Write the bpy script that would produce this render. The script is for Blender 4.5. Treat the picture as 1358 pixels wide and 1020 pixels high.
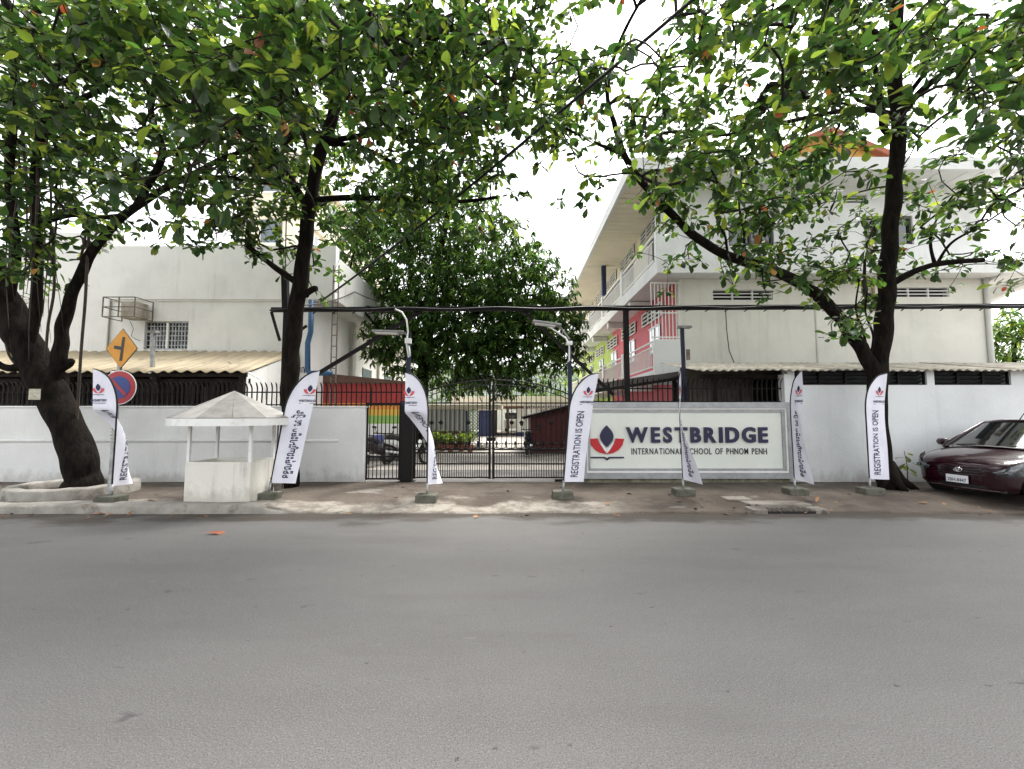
import bpy, bmesh, math, random
import numpy as np
from mathutils import Vector, Matrix

for o in list(bpy.data.objects):
    bpy.data.objects.remove(o)
SC = bpy.context.scene
COL = SC.collection
R = math.radians
rng = np.random.default_rng(11)
random.seed(7)

# ------------------------------------------------------------------ camera
FPX, PITCH, EYE = 570.0, R(4.0), 1.6
cam = bpy.data.cameras.new('camera')
cam.sensor_width = 36.0
cam.lens = 36.0 * FPX / 1358.0
cam.clip_start = 0.05
cam.clip_end = 4000
camo = bpy.data.objects.new('camera', cam)
camo.location = (0, 0, EYE)
camo.rotation_euler = (R(90) + PITCH, 0, 0)
COL.objects.link(camo)
SC.camera = camo

# ------------------------------------------------------------------ sky, sun, exposure
SUN_EL, SUN_AZ = R(62), R(35)          # azimuth from +Y towards +X: behind the school, to the right
world = bpy.data.worlds.new('World')
SC.world = world
world.use_nodes = True
wn = world.node_tree
wn.nodes.clear()
sky = wn.nodes.new('ShaderNodeTexSky')
sky.sky_type = 'NISHITA'
sky.sun_disc = False
sky.sun_elevation = SUN_EL
sky.sun_rotation = SUN_AZ
sky.air_density = 1.0
sky.dust_density = 4.0
hs = wn.nodes.new('ShaderNodeHueSaturation')
hs.inputs['Saturation'].default_value = 0.10     # a white overcast
bgd = wn.nodes.new('ShaderNodeBackground')
bgd.inputs['Strength'].default_value = 0.15
wo = wn.nodes.new('ShaderNodeOutputWorld')
wn.links.new(sky.outputs[0], hs.inputs['Color'])
wn.links.new(hs.outputs[0], bgd.inputs['Color'])
wn.links.new(bgd.outputs[0], wo.inputs['Surface'])
sl = bpy.data.lights.new('sun', 'SUN')
sl.energy = 1.4
sl.angle = R(25)
sl.color = (1.0, 0.96, 0.9)
so = bpy.data.objects.new('sun', sl)
sd = Vector((math.sin(SUN_AZ) * math.cos(SUN_EL), math.cos(SUN_AZ) * math.cos(SUN_EL), math.sin(SUN_EL)))
so.rotation_euler = sd.to_track_quat('Z', 'Y').to_euler()
so.location = sd * 60
COL.objects.link(so)
SC.view_settings.view_transform = 'Standard'
SC.view_settings.look = 'None'
SC.view_settings.gamma = 1.0
SC.view_settings.use_curve_mapping = False
SC.view_settings.exposure = 2.1
SC.render.engine = 'CYCLES'
SC.cycles.use_denoising = True
SC.cycles.max_bounces = 8
SC.cycles.transparent_max_bounces = 8

# ------------------------------------------------------------------ helpers
CP, SP = math.cos(PITCH), math.sin(PITCH)
def at(px, py, Y):
    """world point at distance Y along the street's normal, seen in direction px,py of the photograph"""
    dx, dy = (px - 679) / FPX, (510 - py) / FPX
    k = Y / (CP - dy * SP)
    return Vector((dx * k, Y, EYE + (SP + dy * CP) * k))
def X(px, Y): return (px - 679) / FPX * Y
def Z(py, Y): return at(679, py, Y).z

WORLD = {}
def tag(o, label=None, cat=None, group=None, kind=None):
    if label: o['label'] = label
    if cat: o['category'] = cat
    if group: o['group'] = group
    if kind: o['kind'] = kind
    return o
def thing(name, label, cat, loc, group=None, rz=0):
    o = bpy.data.objects.new(name, None)
    o.empty_display_size = 0.1
    COL.objects.link(o)
    o.location = loc
    o.rotation_euler = (0, 0, rz)
    WORLD[o.name] = Vector(loc)
    return tag(o, label, cat, group)

def make_mesh(name, verts, faces, mats=None, fm=None, smooth=False):
    me = bpy.data.meshes.new(name)
    me.from_pydata([tuple(v) for v in verts], [], faces)
    for m in (mats or []): me.materials.append(m)
    if fm is not None: me.polygons.foreach_set('material_index', fm)
    if smooth: me.polygons.foreach_set('use_smooth', [True] * len(me.polygons))
    me.update()
    return me

def fast_mesh(name, V, F, mats=None, fm=None, smooth=False):
    """V (n,3) array, F (m,k) array of equal-size faces"""
    me = bpy.data.meshes.new(name)
    V = np.asarray(V, dtype=np.float32); F = np.asarray(F, dtype=np.int32)
    me.vertices.add(len(V)); me.vertices.foreach_set('co', V.ravel())
    k = F.shape[1]
    me.loops.add(F.size); me.loops.foreach_set('vertex_index', F.ravel())
    me.polygons.add(len(F))
    me.polygons.foreach_set('loop_start', np.arange(0, F.size, k, dtype=np.int32))
    for m in (mats or []): me.materials.append(m)
    if fm is not None: me.polygons.foreach_set('material_index', np.asarray(fm, dtype=np.int32))
    if smooth: me.polygons.foreach_set('use_smooth', np.ones(len(F), dtype=bool))
    me.update(calc_edges=True)
    me.validate()
    return me

def link(name, me, parent=None, loc=None, rot=None, scale=None):
    """loc in world space"""
    o = bpy.data.objects.new(name, me)
    COL.objects.link(o)
    if parent is not None:
        o.parent = parent
        base = WORLD[parent.name]
        o.location = (Vector(loc) - base) if loc is not None else (0, 0, 0)
        WORLD[o.name] = base + Vector(o.location)
    else:
        o.location = loc if loc is not None else (0, 0, 0)
        WORLD[o.name] = Vector(o.location)
    if rot is not None: o.rotation_euler = rot
    if scale is not None: o.scale = scale
    return o

class MB:
    def __init__(s): s.v = []; s.f = []; s.m = []; s.mi = 0
    def add(s, vs, fs):
        b = len(s.v)
        s.v += [Vector(p) for p in vs]
        s.f += [tuple(b + i for i in f) for f in fs]
        s.m += [s.mi] * len(fs)
        return s
    def box(s, x0, x1, y0, y1, z0, z1):
        return s.add([(x0,y0,z0),(x1,y0,z0),(x1,y1,z0),(x0,y1,z0),(x0,y0,z1),(x1,y0,z1),(x1,y1,z1),(x0,y1,z1)],
                     [(0,3,2,1),(4,5,6,7),(0,1,5,4),(1,2,6,5),(2,3,7,6),(3,0,4,7)])
    def tube(s, pts, r, n=8, cap=True):
        pts = [Vector(p) for p in pts]
        rs = r if isinstance(r, (list, tuple)) else [r] * len(pts)
        t0 = (pts[1] - pts[0]).normalized()
        u = t0.orthogonal().normalized()
        rings = []
        for i, p in enumerate(pts):
            t = (pts[min(i+1, len(pts)-1)] - pts[max(i-1, 0)]).normalized()
            u = (u - t * u.dot(t))
            u = u.normalized() if u.length > 1e-6 else t.orthogonal().normalized()
            w = t.cross(u)
            rings.append([p + (u * math.cos(2*math.pi*k/n) + w * math.sin(2*math.pi*k/n)) * rs[i] for k in range(n)])
        vs = [q for ring in rings for q in ring]
        fs = [(i*n+k, i*n+(k+1) % n, (i+1)*n+(k+1) % n, (i+1)*n+k) for i in range(len(pts)-1) for k in range(n)]
        if cap:
            fs.append(tuple(reversed(range(n))))
            fs.append(tuple((len(pts)-1)*n + k for k in range(n)))
        return s.add(vs, fs)
    def bar(s, a, b, w, h):
        """square bar from a to b"""
        a, b = Vector(a), Vector(b)
        t = (b - a).normalized()
        up = Vector((0, 0, 1)) if abs(t.z) < .95 else Vector((0, 1, 0))
        u = t.cross(up).normalized(); v = u.cross(t).normalized()
        c = [u*w/2 + v*h/2, -u*w/2 + v*h/2, -u*w/2 - v*h/2, u*w/2 - v*h/2]
        return s.add([a + q for q in c] + [b + q for q in c],
                     [(0,1,2,3),(7,6,5,4),(0,4,5,1),(1,5,6,2),(2,6,7,3),(3,7,4,0)])
    def prism(s, poly, origin, ux, uy, un, d):
        """2D polygon extruded by d along un"""
        o, ux, uy, un = Vector(origin), Vector(ux), Vector(uy), Vector(un)
        n = len(poly)
        A = [o + ux*p[0] + uy*p[1] for p in poly]
        B = [q + un*d for q in A]
        return s.add(A + B, [tuple(reversed(range(n))), tuple(range(n, 2*n))] +
                     [(i, (i+1) % n, n+(i+1) % n, n+i) for i in range(n)])
    def lathe(s, prof, c, n=24):
        c = Vector(c)
        vs = [c + Vector((r*math.cos(2*math.pi*k/n), r*math.sin(2*math.pi*k/n), z)) for r, z in prof for k in range(n)]
        fs = [(i*n+k, i*n+(k+1) % n, (i+1)*n+(k+1) % n, (i+1)*n+k) for i in range(len(prof)-1) for k in range(n)]
        fs += [tuple(reversed(range(n))), tuple((len(prof)-1)*n+k for k in range(n))]
        return s.add(vs, fs)
    def build(s, name, mats, parent=None, smooth=False, bevel=0, loc=None, fix=False):
        if not isinstance(mats, (list, tuple)): mats = [mats]
        if parent is not None: base = WORLD[parent.name]
        elif loc is not None: base = Vector(loc)
        else:
            xs = [v.x for v in s.v]; ys = [v.y for v in s.v]; zs = [v.z for v in s.v]
            base = Vector(((min(xs)+max(xs))/2, (min(ys)+max(ys))/2, min(zs)))
        me = make_mesh(name, [v - base for v in s.v], s.f, mats, s.m, smooth)
        if fix:
            bm = bmesh.new(); bm.from_mesh(me); bmesh.ops.recalc_face_normals(bm, faces=bm.faces); bm.to_mesh(me); bm.free()
        o = link(name, me, parent, None if parent is not None else base)
        if bevel:
            b = o.modifiers.new('bevel', 'BEVEL'); b.width = bevel; b.segments = 2; b.limit_method = 'ANGLE'
        return o

# ------------------------------------------------------------------ materials
def mat(name, c1, c2=None, scale=4.0, rough=.6, metal=0.0, bump=0.0, bscale=None, detail=6, coat=0.0, stretch=None,
        lo=.35, hi=.65, third=None, tscale=1.0, tlo=.55, thi=.7, spec=.5, rand=0.0):
    m = bpy.data.materials.new(name); m.use_nodes = True
    nt = m.node_tree; N = nt.nodes; L = nt.links
    p = N['Principled BSDF']
    p.inputs['Roughness'].default_value = rough
    p.inputs['Metallic'].default_value = metal
    p.inputs['Coat Weight'].default_value = coat
    p.inputs['Coat Roughness'].default_value = .06
    p.inputs['Specular IOR Level'].default_value = spec
    c1 = tuple(c1) + (1,)
    if c2 is None:
        p.inputs['Base Color'].default_value = c1
        if not bump and not rand: return m
    geo = N.new('ShaderNodeNewGeometry')
    mp = N.new('ShaderNodeMapping')
    L.new(geo.outputs['Position'], mp.inputs['Vector'])
    if stretch: mp.inputs['Scale'].default_value = stretch
    out = None
    def ramp(sock, a, b):
        r = N.new('ShaderNodeMapRange'); r.inputs['From Min'].default_value = a; r.inputs['From Max'].default_value = b
        r.interpolation_type = 'SMOOTHSTEP'
        L.new(sock, r.inputs['Value']); return r.outputs[0]
    if c2 is not None:
        nz = N.new('ShaderNodeTexNoise'); nz.inputs['Scale'].default_value = scale; nz.inputs['Detail'].default_value = detail
        nz.inputs['Roughness'].default_value = .62
        L.new(mp.outputs[0], nz.inputs['Vector'])
        mx = N.new('ShaderNodeMix'); mx.data_type = 'RGBA'
        mx.inputs['A'].default_value = c1; mx.inputs['B'].default_value = tuple(c2) + (1,)
        L.new(ramp(nz.outputs['Fac'], lo, hi), mx.inputs['Factor'])
        out = mx.outputs['Result']
        if third is not None:
            n2 = N.new('ShaderNodeTexNoise'); n2.inputs['Scale'].default_value = tscale; n2.inputs['Detail'].default_value = 7
            n2.inputs['Roughness'].default_value = .65
            L.new(geo.outputs['Position'], n2.inputs['Vector'])
            m2 = N.new('ShaderNodeMix'); m2.data_type = 'RGBA'
            m2.inputs['B'].default_value = tuple(third) + (1,)
            L.new(out, m2.inputs['A']); L.new(ramp(n2.outputs['Fac'], tlo, thi), m2.inputs['Factor'])
            out = m2.outputs['Result']
        L.new(out, p.inputs['Base Color'])
    if rand:
        oi = N.new('ShaderNodeObjectInfo'); h = N.new('ShaderNodeHueSaturation')
        r = N.new('ShaderNodeMapRange'); r.inputs['To Min'].default_value = 1 - rand; r.inputs['To Max'].default_value = 1 + rand
        L.new(oi.outputs['Random'], r.inputs['Value']); L.new(r.outputs[0], h.inputs['Value'])
        if out is not None: L.new(out, h.inputs['Color'])
        else: h.inputs['Color'].default_value = c1
        L.new(h.outputs[0], p.inputs['Base Color'])
    if bump:
        nb = N.new('ShaderNodeTexNoise'); nb.inputs['Scale'].default_value = bscale or scale * 3; nb.inputs['Detail'].default_value = 5
        L.new(mp.outputs[0], nb.inputs['Vector'])
        bp = N.new('ShaderNodeBump'); bp.inputs['Strength'].default_value = 1.0; bp.inputs['Distance'].default_value = bump
        L.new(nb.outputs['Fac'], bp.inputs['Height']); L.new(bp.outputs[0], p.inputs['Normal'])
    return m

def leaf_mat(name, c, trans=.45, rough=.42, spec=.45):
    m = bpy.data.materials.new(name); m.use_nodes = True
    nt = m.node_tree; N = nt.nodes; L = nt.links
    p = N['Principled BSDF']; out = N['Material Output']
    geo = N.new('ShaderNodeNewGeometry')
    h = N.new('ShaderNodeHueSaturation'); h.inputs['Color'].default_value = tuple(c) + (1,)
    oi = N.new('ShaderNodeObjectInfo')
    ad = N.new('ShaderNodeMath'); ad.operation = 'ADD'
    L.new(geo.outputs['Random Per Island'], ad.inputs[0]); L.new(oi.outputs['Random'], ad.inputs[1])
    fr = N.new('ShaderNodeMath'); fr.operation = 'FRACT'; L.new(ad.outputs[0], fr.inputs[0])
    r = N.new('ShaderNodeMapRange'); r.inputs['To Min'].default_value = .55; r.inputs['To Max'].default_value = 1.5
    L.new(fr.outputs[0], r.inputs['Value']); L.new(r.outputs[0], h.inputs['Value'])
    r2 = N.new('ShaderNodeMapRange'); r2.inputs['To Min'].default_value = .47; r2.inputs['To Max'].default_value = .515
    m3 = N.new('ShaderNodeMath'); m3.operation = 'MULTIPLY'; m3.inputs[1].default_value = 7.13
    L.new(fr.outputs[0], m3.inputs[0])
    f2 = N.new('ShaderNodeMath'); f2.operation = 'FRACT'; L.new(m3.outputs[0], f2.inputs[0])
    L.new(f2.outputs[0], r2.inputs['Value']); L.new(r2.outputs[0], h.inputs['Hue'])
    L.new(h.outputs[0], p.inputs['Base Color'])
    p.inputs['Roughness'].default_value = rough; p.inputs['Specular IOR Level'].default_value = spec
    nb = N.new('ShaderNodeTexNoise'); nb.inputs['Scale'].default_value = 26; nb.inputs['Detail'].default_value = 3
    L.new(geo.outputs['Position'], nb.inputs['Vector'])
    bp = N.new('ShaderNodeBump'); bp.inputs['Distance'].default_value = .012; L.new(nb.outputs['Fac'], bp.inputs['Height']); L.new(bp.outputs[0], p.inputs['Normal'])
    t = N.new('ShaderNodeBsdfTranslucent')
    br = N.new('ShaderNodeHueSaturation'); br.inputs['Value'].default_value = 1.7; br.inputs['Saturation'].default_value = 1.05; br.inputs['Hue'].default_value = .485
    L.new(h.outputs[0], br.inputs['Color']); L.new(br.outputs[0], t.inputs['Color'])
    mx = N.new('ShaderNodeMixShader'); mx.inputs[0].default_value = trans
    L.new(p.outputs[0], mx.inputs[1]); L.new(t.outputs[0], mx.inputs[2]); L.new(mx.outputs[0], out.inputs['Surface'])
    return m

def wall_mat(name, c, dirt, amt=.5, base_z=None):
    """painted render with rain streaks and blotches"""
    m = bpy.data.materials.new(name); m.use_nodes = True
    nt = m.node_tree; N = nt.nodes; L = nt.links; p = N['Principled BSDF']
    p.inputs['Roughness'].default_value = .75
    geo = N.new('ShaderNodeNewGeometry')
    def noise(scale, sx, sy, sz, a, b, det=6):
        mp = N.new('ShaderNodeMapping'); mp.inputs['Scale'].default_value = (sx, sy, sz); L.new(geo.outputs['Position'], mp.inputs['Vector'])
        n = N.new('ShaderNodeTexNoise'); n.inputs['Scale'].default_value = scale; n.inputs['Detail'].default_value = det; n.inputs['Roughness'].default_value = .65
        L.new(mp.outputs[0], n.inputs['Vector'])
        r = N.new('ShaderNodeMapRange'); r.interpolation_type = 'SMOOTHSTEP'; r.inputs['From Min'].default_value = a; r.inputs['From Max'].default_value = b
        L.new(n.outputs['Fac'], r.inputs['Value']); return r.outputs[0]
    def mul(a, v):
        k = N.new('ShaderNodeMath'); k.operation = 'MULTIPLY'; L.new(a, k.inputs[0])
        if isinstance(v, float): k.inputs[1].default_value = v
        else: L.new(v, k.inputs[1])
        return k.outputs[0]
    def mix(a, b, f):
        k = N.new('ShaderNodeMix'); k.data_type = 'RGBA'
        for s_, q in (('A', a), ('B', b)):
            if isinstance(q, tuple): k.inputs[s_].default_value = q + (1,)
            else: L.new(q, k.inputs[s_])
        L.new(f, k.inputs['Factor']); return k.outputs['Result']
    c = tuple(c); dirt = tuple(dirt)
    c2 = tuple(a * .88 for a in c)
    col = mix(c, c2, noise(.8, 1, 1, 1, .35, .7))
    streak = mul(noise(3.2, 2.2, 2.2, .13, .5, .78), noise(.5, 1, 1, 1.6, .4, .65))
    col = mix(col, dirt, mul(streak, amt))
    col = mix(col, dirt, mul(noise(9.0, 1, 1, 1, .62, .76), amt * .35))
    if base_z is not None:      # splash dirt above the pavement
        sx = N.new('ShaderNodeSeparateXYZ'); L.new(geo.outputs['Position'], sx.inputs[0])
        ad = N.new('ShaderNodeMath'); ad.operation = 'ADD'; L.new(sx.outputs['Z'], ad.inputs[0])
        nz = noise(5.0, 1, 1, .6, .3, .8); k = mul(nz, -.35); L.new(k, ad.inputs[1])
        r = N.new('ShaderNodeMapRange'); r.inputs['From Min'].default_value = base_z + .02; r.inputs['From Max'].default_value = base_z - .22
        L.new(ad.outputs[0], r.inputs['Value'])
        col = mix(col, (.2, .17, .13), mul(r.outputs[0], .38))
    L.new(col, p.inputs['Base Color'])
    nb = N.new('ShaderNodeTexNoise'); nb.inputs['Scale'].default_value = 22; nb.inputs['Detail'].default_value = 4; L.new(geo.outputs['Position'], nb.inputs['Vector'])
    bp = N.new('ShaderNodeBump'); bp.inputs['Distance'].default_value = .006; bp.inputs['Strength'].default_value = .8
    L.new(nb.outputs['Fac'], bp.inputs['Height']); L.new(bp.outputs[0], p.inputs['Normal'])
    return m

M = {}
M['wall_white'] = wall_mat('wall_white', (.74, .75, .74), (.33, .33, .3), .4, base_z=.24)
M['wall_right'] = wall_mat('wall_right', (.76, .78, .78), (.36, .36, .34), .25, base_z=.24)
M['school_left'] = wall_mat('school_left', (.78, .775, .74), (.4, .38, .34), .5)
M['school_right'] = wall_mat('school_right', (.72, .71, .64), (.4, .38, .33), .45)
M['school_trim'] = wall_mat('school_trim', (.78, .79, .78), (.4, .4, .38), .55)
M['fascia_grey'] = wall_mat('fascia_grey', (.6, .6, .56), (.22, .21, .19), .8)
M['pink'] = wall_mat('pink', (.66, .15, .19), (.4, .12, .14), .35)
M['red'] = mat('red', (.5, .03, .035), (.4, .05, .05), 3)
M['lime'] = wall_mat('lime', (.45, .6, .13), (.3, .36, .12), .35)
M['cream'] = wall_mat('cream', (.8, .74, .6), (.5, .45, .36), .35)
M['black'] = mat('black_iron', (.004, .004, .005), (.011, .009, .008), 30, rough=.6, spec=.2)
M['blackgloss'] = mat('black_pole', (.005, .005, .006), rough=.45, spec=.3)
M['navy'] = mat('navy_pole', (.008, .012, .035), (.014, .02, .05), 12, rough=.5, spec=.3)
M['blue_pipe'] = mat('blue_pipe', (.015, .065, .15), (.025, .09, .18), 6, rough=.5)
M['galv'] = mat('galvanised', (.36, .37, .37), (.22, .22, .21), 9, rough=.45, metal=.6)
M['rust'] = mat('rusty_steel', (.12, .09, .07), (.2, .17, .15), 14, rough=.7, metal=.3)
M['whitepaint'] = mat('white_paint', (.76, .76, .74), (.6, .59, .55), 7, rough=.5, lo=.5, hi=.8)
M['white_plastic'] = mat('white_plastic', (.78, .78, .76), rough=.4)
M['kiosk'] = wall_mat('kiosk_board', (.72, .7, .63), (.14, .13, .11), .75, base_z=.27)
M['kiosk_roof'] = mat('kiosk_roof', (.24, .228, .21), (.32, .305, .285), 5, rough=.6, third=(.22, .2, .18), tscale=9, tlo=.62, thi=.75, rand=.42)
M['glassdark'] = mat('dark_glass', (.008, .009, .01), rough=.04, spec=.9, coat=.6)
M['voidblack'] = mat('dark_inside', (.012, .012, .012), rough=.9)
M['louvre'] = mat('dark_louvre', (.03, .032, .033), (.055, .057, .06), 8, rough=.35)
M['silver'] = mat('silver_frame', (.38, .39, .4), (.3, .31, .32), 6, rough=.4, metal=.25)
M['panel'] = mat('sign_panel', (.74, .77, .71), (.69, .72, .66), 1.2, rough=.5, detail=8)
M['letter_navy'] = mat('letter_navy', (.008, .008, .05), rough=.35)
M['letter_red'] = mat('letter_red', (.5, .012, .02), rough=.35)
M['letter_white'] = mat('letter_white', (.8, .8, .8), rough=.4)
M['letter_dark'] = mat('letter_dark', (.02, .02, .035), rough=.45)
M['cloth'] = mat('flag_cloth', (.76, .76, .84), (.7, .7, .79), 3, rough=.8, bump=.003, bscale=30)
M['cloth_ink'] = mat('flag_ink', (.03, .03, .08), rough=.8)
M['cloth_red'] = mat('flag_red', (.62, .1, .13), rough=.8)
M['block'] = mat('mossy_block', (.12, .118, .095), (.068, .07, .048), 9, rough=.95, bump=.006, bscale=40)
M['concrete'] = mat('concrete', (.24, .22, .19), (.16, .14, .12), 3, rough=.95, bump=.01, bscale=40, third=(.09, .072, .056), tscale=4, tlo=.5, thi=.62)
M['concrete_pale'] = mat('concrete_pale', (.28, .265, .238), (.2, .185, .162), 3, rough=.95, bump=.01, bscale=30, third=(.13, .11, .09), tscale=2.4, tlo=.52, thi=.66)
M['soil'] = mat('soil', (.045, .035, .026), (.09, .07, .05), 9, rough=1, bump=.02, bscale=20)
M['bark'] = mat('bark', (.006, .005, .0042), (.015, .012, .0095), 7, rough=1, spec=.1, bump=.02, bscale=16, stretch=(1.6, 1.6, .5), third=(.011, .013, .007), tscale=2.2, tlo=.6)
M['bark_twig'] = mat('bark_twig', (.011, .009, .007), (.024, .02, .016), 8, rough=.95, spec=.2)
M['root'] = mat('aerial_root', (.06, .042, .03), (.03, .022, .017), 6, rough=.9)
M['leafA'] = leaf_mat('leaf_dark', (.02, .052, .012), .38)
M['leafB'] = leaf_mat('leaf_mid', (.044, .1, .017), .48)
M['leafC'] = leaf_mat('leaf_light', (.115, .185, .028), .58)
M['leafO'] = leaf_mat('leaf_orange', (.27, .12, .03), .3)
M['mangoA'] = leaf_mat('mango_dark', (.018, .05, .011), .35, .6, .25)
M['mangoB'] = leaf_mat('mango_mid', (.036, .09, .016), .42, .6, .25)
M['mangoC'] = leaf_mat('mango_light', (.08, .16, .03), .5, .6, .25)
M['dryleaf'] = mat('dry_leaf', (.2, .1, .045), rough=.8, rand=.5)
M['dryorange'] = mat('dry_leaf_orange', (.33, .11, .045), (.2, .06, .03), 14, rough=.7)
M['tan_sheet'] = mat('tan_sheet', (.36, .3, .19), (.25, .2, .13), 2.5, rough=.7, stretch=(6, .4, .4), third=(.1, .08, .06), tscale=2.2, tlo=.56, thi=.74, rand=.12)
M['fibre_sheet'] = mat('fibre_sheet', (.46, .43, .36), (.3, .27, .22), 4, rough=.9, third=(.14, .115, .09), tscale=5, tlo=.56, thi=.72, rand=.12)
M['timber'] = mat('dark_timber', (.012, .009, .007), (.024, .018, .014), 6, rough=.95, spec=.2)
M['shedwall'] = mat('shed_wall', (.17, .14, .12), (.12, .1, .085), 3, rough=.9)
M['terracotta'] = mat('terracotta', (.4, .14, .08), (.3, .1, .06), 8, rough=.8)
M['ochre'] = mat('ochre', (.6, .34, .08), (.5, .28, .07), 5, rough=.7)
M['sign_yellow'] = mat('sign_yellow', (.62, .27, .012), (.54, .23, .012), 5, rough=.4)
M['sign_black'] = mat('sign_black', (.012, .012, .012), rough=.4)
M['sign_red'] = mat('sign_red', (.36, .018, .03), (.3, .02, .03), 8, rough=.4)
M['sign_blue'] = mat('sign_blue', (.02, .045, .2), rough=.4)
M['paper'] = mat('paper', (.5, .48, .38), (.3, .28, .22), 30, rough=.8)
M['car'] = mat('car_paint', (.017, .0008, .0055), rough=.25, metal=.1, coat=1.0, spec=.3)
M['tyre'] = mat('tyre', (.015, .015, .015), rough=.85)
M['chrome'] = mat('chrome', (.75, .75, .76), rough=.12, metal=1.0)
M['lens'] = mat('lens', (.12, .13, .14), (.03, .033, .036), 16, rough=.1, metal=.6, coat=1.0)
M['amber'] = mat('amber', (.45, .13, .02), rough=.2)
M['plate'] = mat('plate_white', (.75, .76, .78), rough=.4)
M['plate_ink'] = mat('plate_ink', (.03, .04, .12), rough=.4)
M['trimblack'] = mat('black_trim', (.01, .01, .011), rough=.45)
M['grey_building'] = mat('grey_green_wall', (.4, .44, .42), (.33, .36, .35), 4, rough=.8)
M['brown'] = mat('brown_base', (.12, .06, .04), (.09, .05, .035), 5, rough=.85)
M['darkred'] = mat('dark_red', (.11, .022, .022), (.07, .018, .018), 3, rough=.7)
M['green_lattice'] = mat('green_lattice', (.2, .42, .3), (.16, .33, .25), 6, rough=.6)
M['navy_wall'] = mat('navy_wall', (.02, .03, .1), (.03, .045, .13), 3, rough=.6)
M['st_red'] = mat('stripe_red', (.36, .03, .025), (.27, .03, .028), 4, rough=.7)
M['st_orange'] = mat('stripe_orange', (.68, .26, .04), rough=.7)
M['st_yellow'] = mat('stripe_yellow', (.7, .42, .06), rough=.7)
M['st_green'] = mat('stripe_green', (.26, .45, .11), rough=.7)
M['st_blue'] = mat('stripe_blue', (.09, .11, .36), rough=.7)
M['st_grey'] = mat('stripe_grey', (.16, .15, .15), (.11, .1, .1), 4, rough=.8)
M['tile_facade'] = mat('tile_facade', (.72, .66, .54), (.66, .6, .48), 3, rough=.5)
M['glassblue'] = mat('blue_glass', (.1, .13, .15), rough=.15)
M['led'] = mat('lamp_housing', (.2, .2, .2), (.28, .28, .27), 9, rough=.5)

def road_mat():
    m = bpy.data.materials.new('asphalt'); m.use_nodes = True
    nt = m.node_tree; N = nt.nodes; L = nt.links; p = N['Principled BSDF']
    p.inputs['Roughness'].default_value = .85; p.inputs['Specular IOR Level'].default_value = .35
    geo = N.new('ShaderNodeNewGeometry')
    def noise(scale, a, b, det=5, st=None):
        n = N.new('ShaderNodeTexNoise'); n.inputs['Scale'].default_value = scale; n.inputs['Detail'].default_value = det; n.inputs['Roughness'].default_value = .6
        if st:
            mp = N.new('ShaderNodeMapping'); mp.inputs['Scale'].default_value = st; L.new(geo.outputs['Position'], mp.inputs['Vector']); L.new(mp.outputs[0], n.inputs['Vector'])
        else: L.new(geo.outputs['Position'], n.inputs['Vector'])
        r = N.new('ShaderNodeMapRange'); r.interpolation_type = 'SMOOTHSTEP'; r.inputs['From Min'].default_value = a; r.inputs['From Max'].default_value = b
        L.new(n.outputs['Fac'], r.inputs['Value']); return r.outputs[0]
    def mix(a, b, f):
        k = N.new('ShaderNodeMix'); k.data_type = 'RGBA'
        for s_, q in (('A', a), ('B', b)):
            if isinstance(q, tuple): k.inputs[s_].default_value = q + (1,)
            else: L.new(q, k.inputs[s_])
        L.new(f, k.inputs['Factor']); return k.outputs['Result']
    def mul(a, v):
        k = N.new('ShaderNodeMath'); k.operation = 'MULTIPLY'; L.new(a, k.inputs[0])
        if isinstance(v, float): k.inputs[1].default_value = v
        else: L.new(v, k.inputs[1])
        return k.outputs[0]
    col = mix((.112, .108, .103), (.15, .145, .138), noise(.45, .3, .7, 6, (.35, 1, 1)))
    col = mix(col, (.21, .205, .197), mul(noise(95, .5, .66, 4), .7))          # pale aggregate
    col = mix(col, (.045, .044, .043), mul(noise(130, .52, .66, 3), .85))          # dark pits
    col = mix(col, (.05, .049, .048), mul(noise(2.1, .66, .74, 4, (1, 1.7, 1)), .8))        # oil spots
    col = mix(col, (.04, .038, .036), mul(noise(9, .69, .73, 3, (1, 1.6, 1)), .8))          # tar dots
    col = mix(col, (.1, .096, .091), mul(noise(1.0, .5, .72, 7, (.3, 1.2, 1)), .6))   # worn lanes
    col = mix(col, (.2, .195, .185), mul(noise(7, .7, .76, 3, (.35, 1.4, 1)), .5))     # worn paint flecks
    sx = N.new('ShaderNodeSeparateXYZ'); L.new(geo.outputs['Position'], sx.inputs[0])
    # silt along the gutter, with a wandering edge
    w = mul(noise(1.3, .2, .8, 6, (.5, 1, 1)), .9)
    ad = N.new('ShaderNodeMath'); ad.operation = 'ADD'; L.new(sx.outputs['Y'], ad.inputs[0]); L.new(w, ad.inputs[1])
    r = N.new('ShaderNodeMapRange'); r.interpolation_type = 'SMOOTHSTEP'; r.inputs['From Min'].default_value = 6.85; r.inputs['From Max'].default_value = 7.35; L.new(ad.outputs[0], r.inputs['Value'])
    col = mix(col, (.045, .035, .027), mul(r.outputs[0], .9))
    L.new(col, p.inputs['Base Color'])
    nb = N.new('ShaderNodeTexNoise'); nb.inputs['Scale'].default_value = 110; nb.inputs['Detail'].default_value = 4; L.new(geo.outputs['Position'], nb.inputs['Vector'])
    bp = N.new('ShaderNodeBump'); bp.inputs['Distance'].default_value = .012; bp.inputs['Strength'].default_value = 1.0
    L.new(nb.outputs['Fac'], bp.inputs['Height']); L.new(bp.outputs[0], p.inputs['Normal'])
    return m
M['asphalt'] = road_mat()

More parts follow.
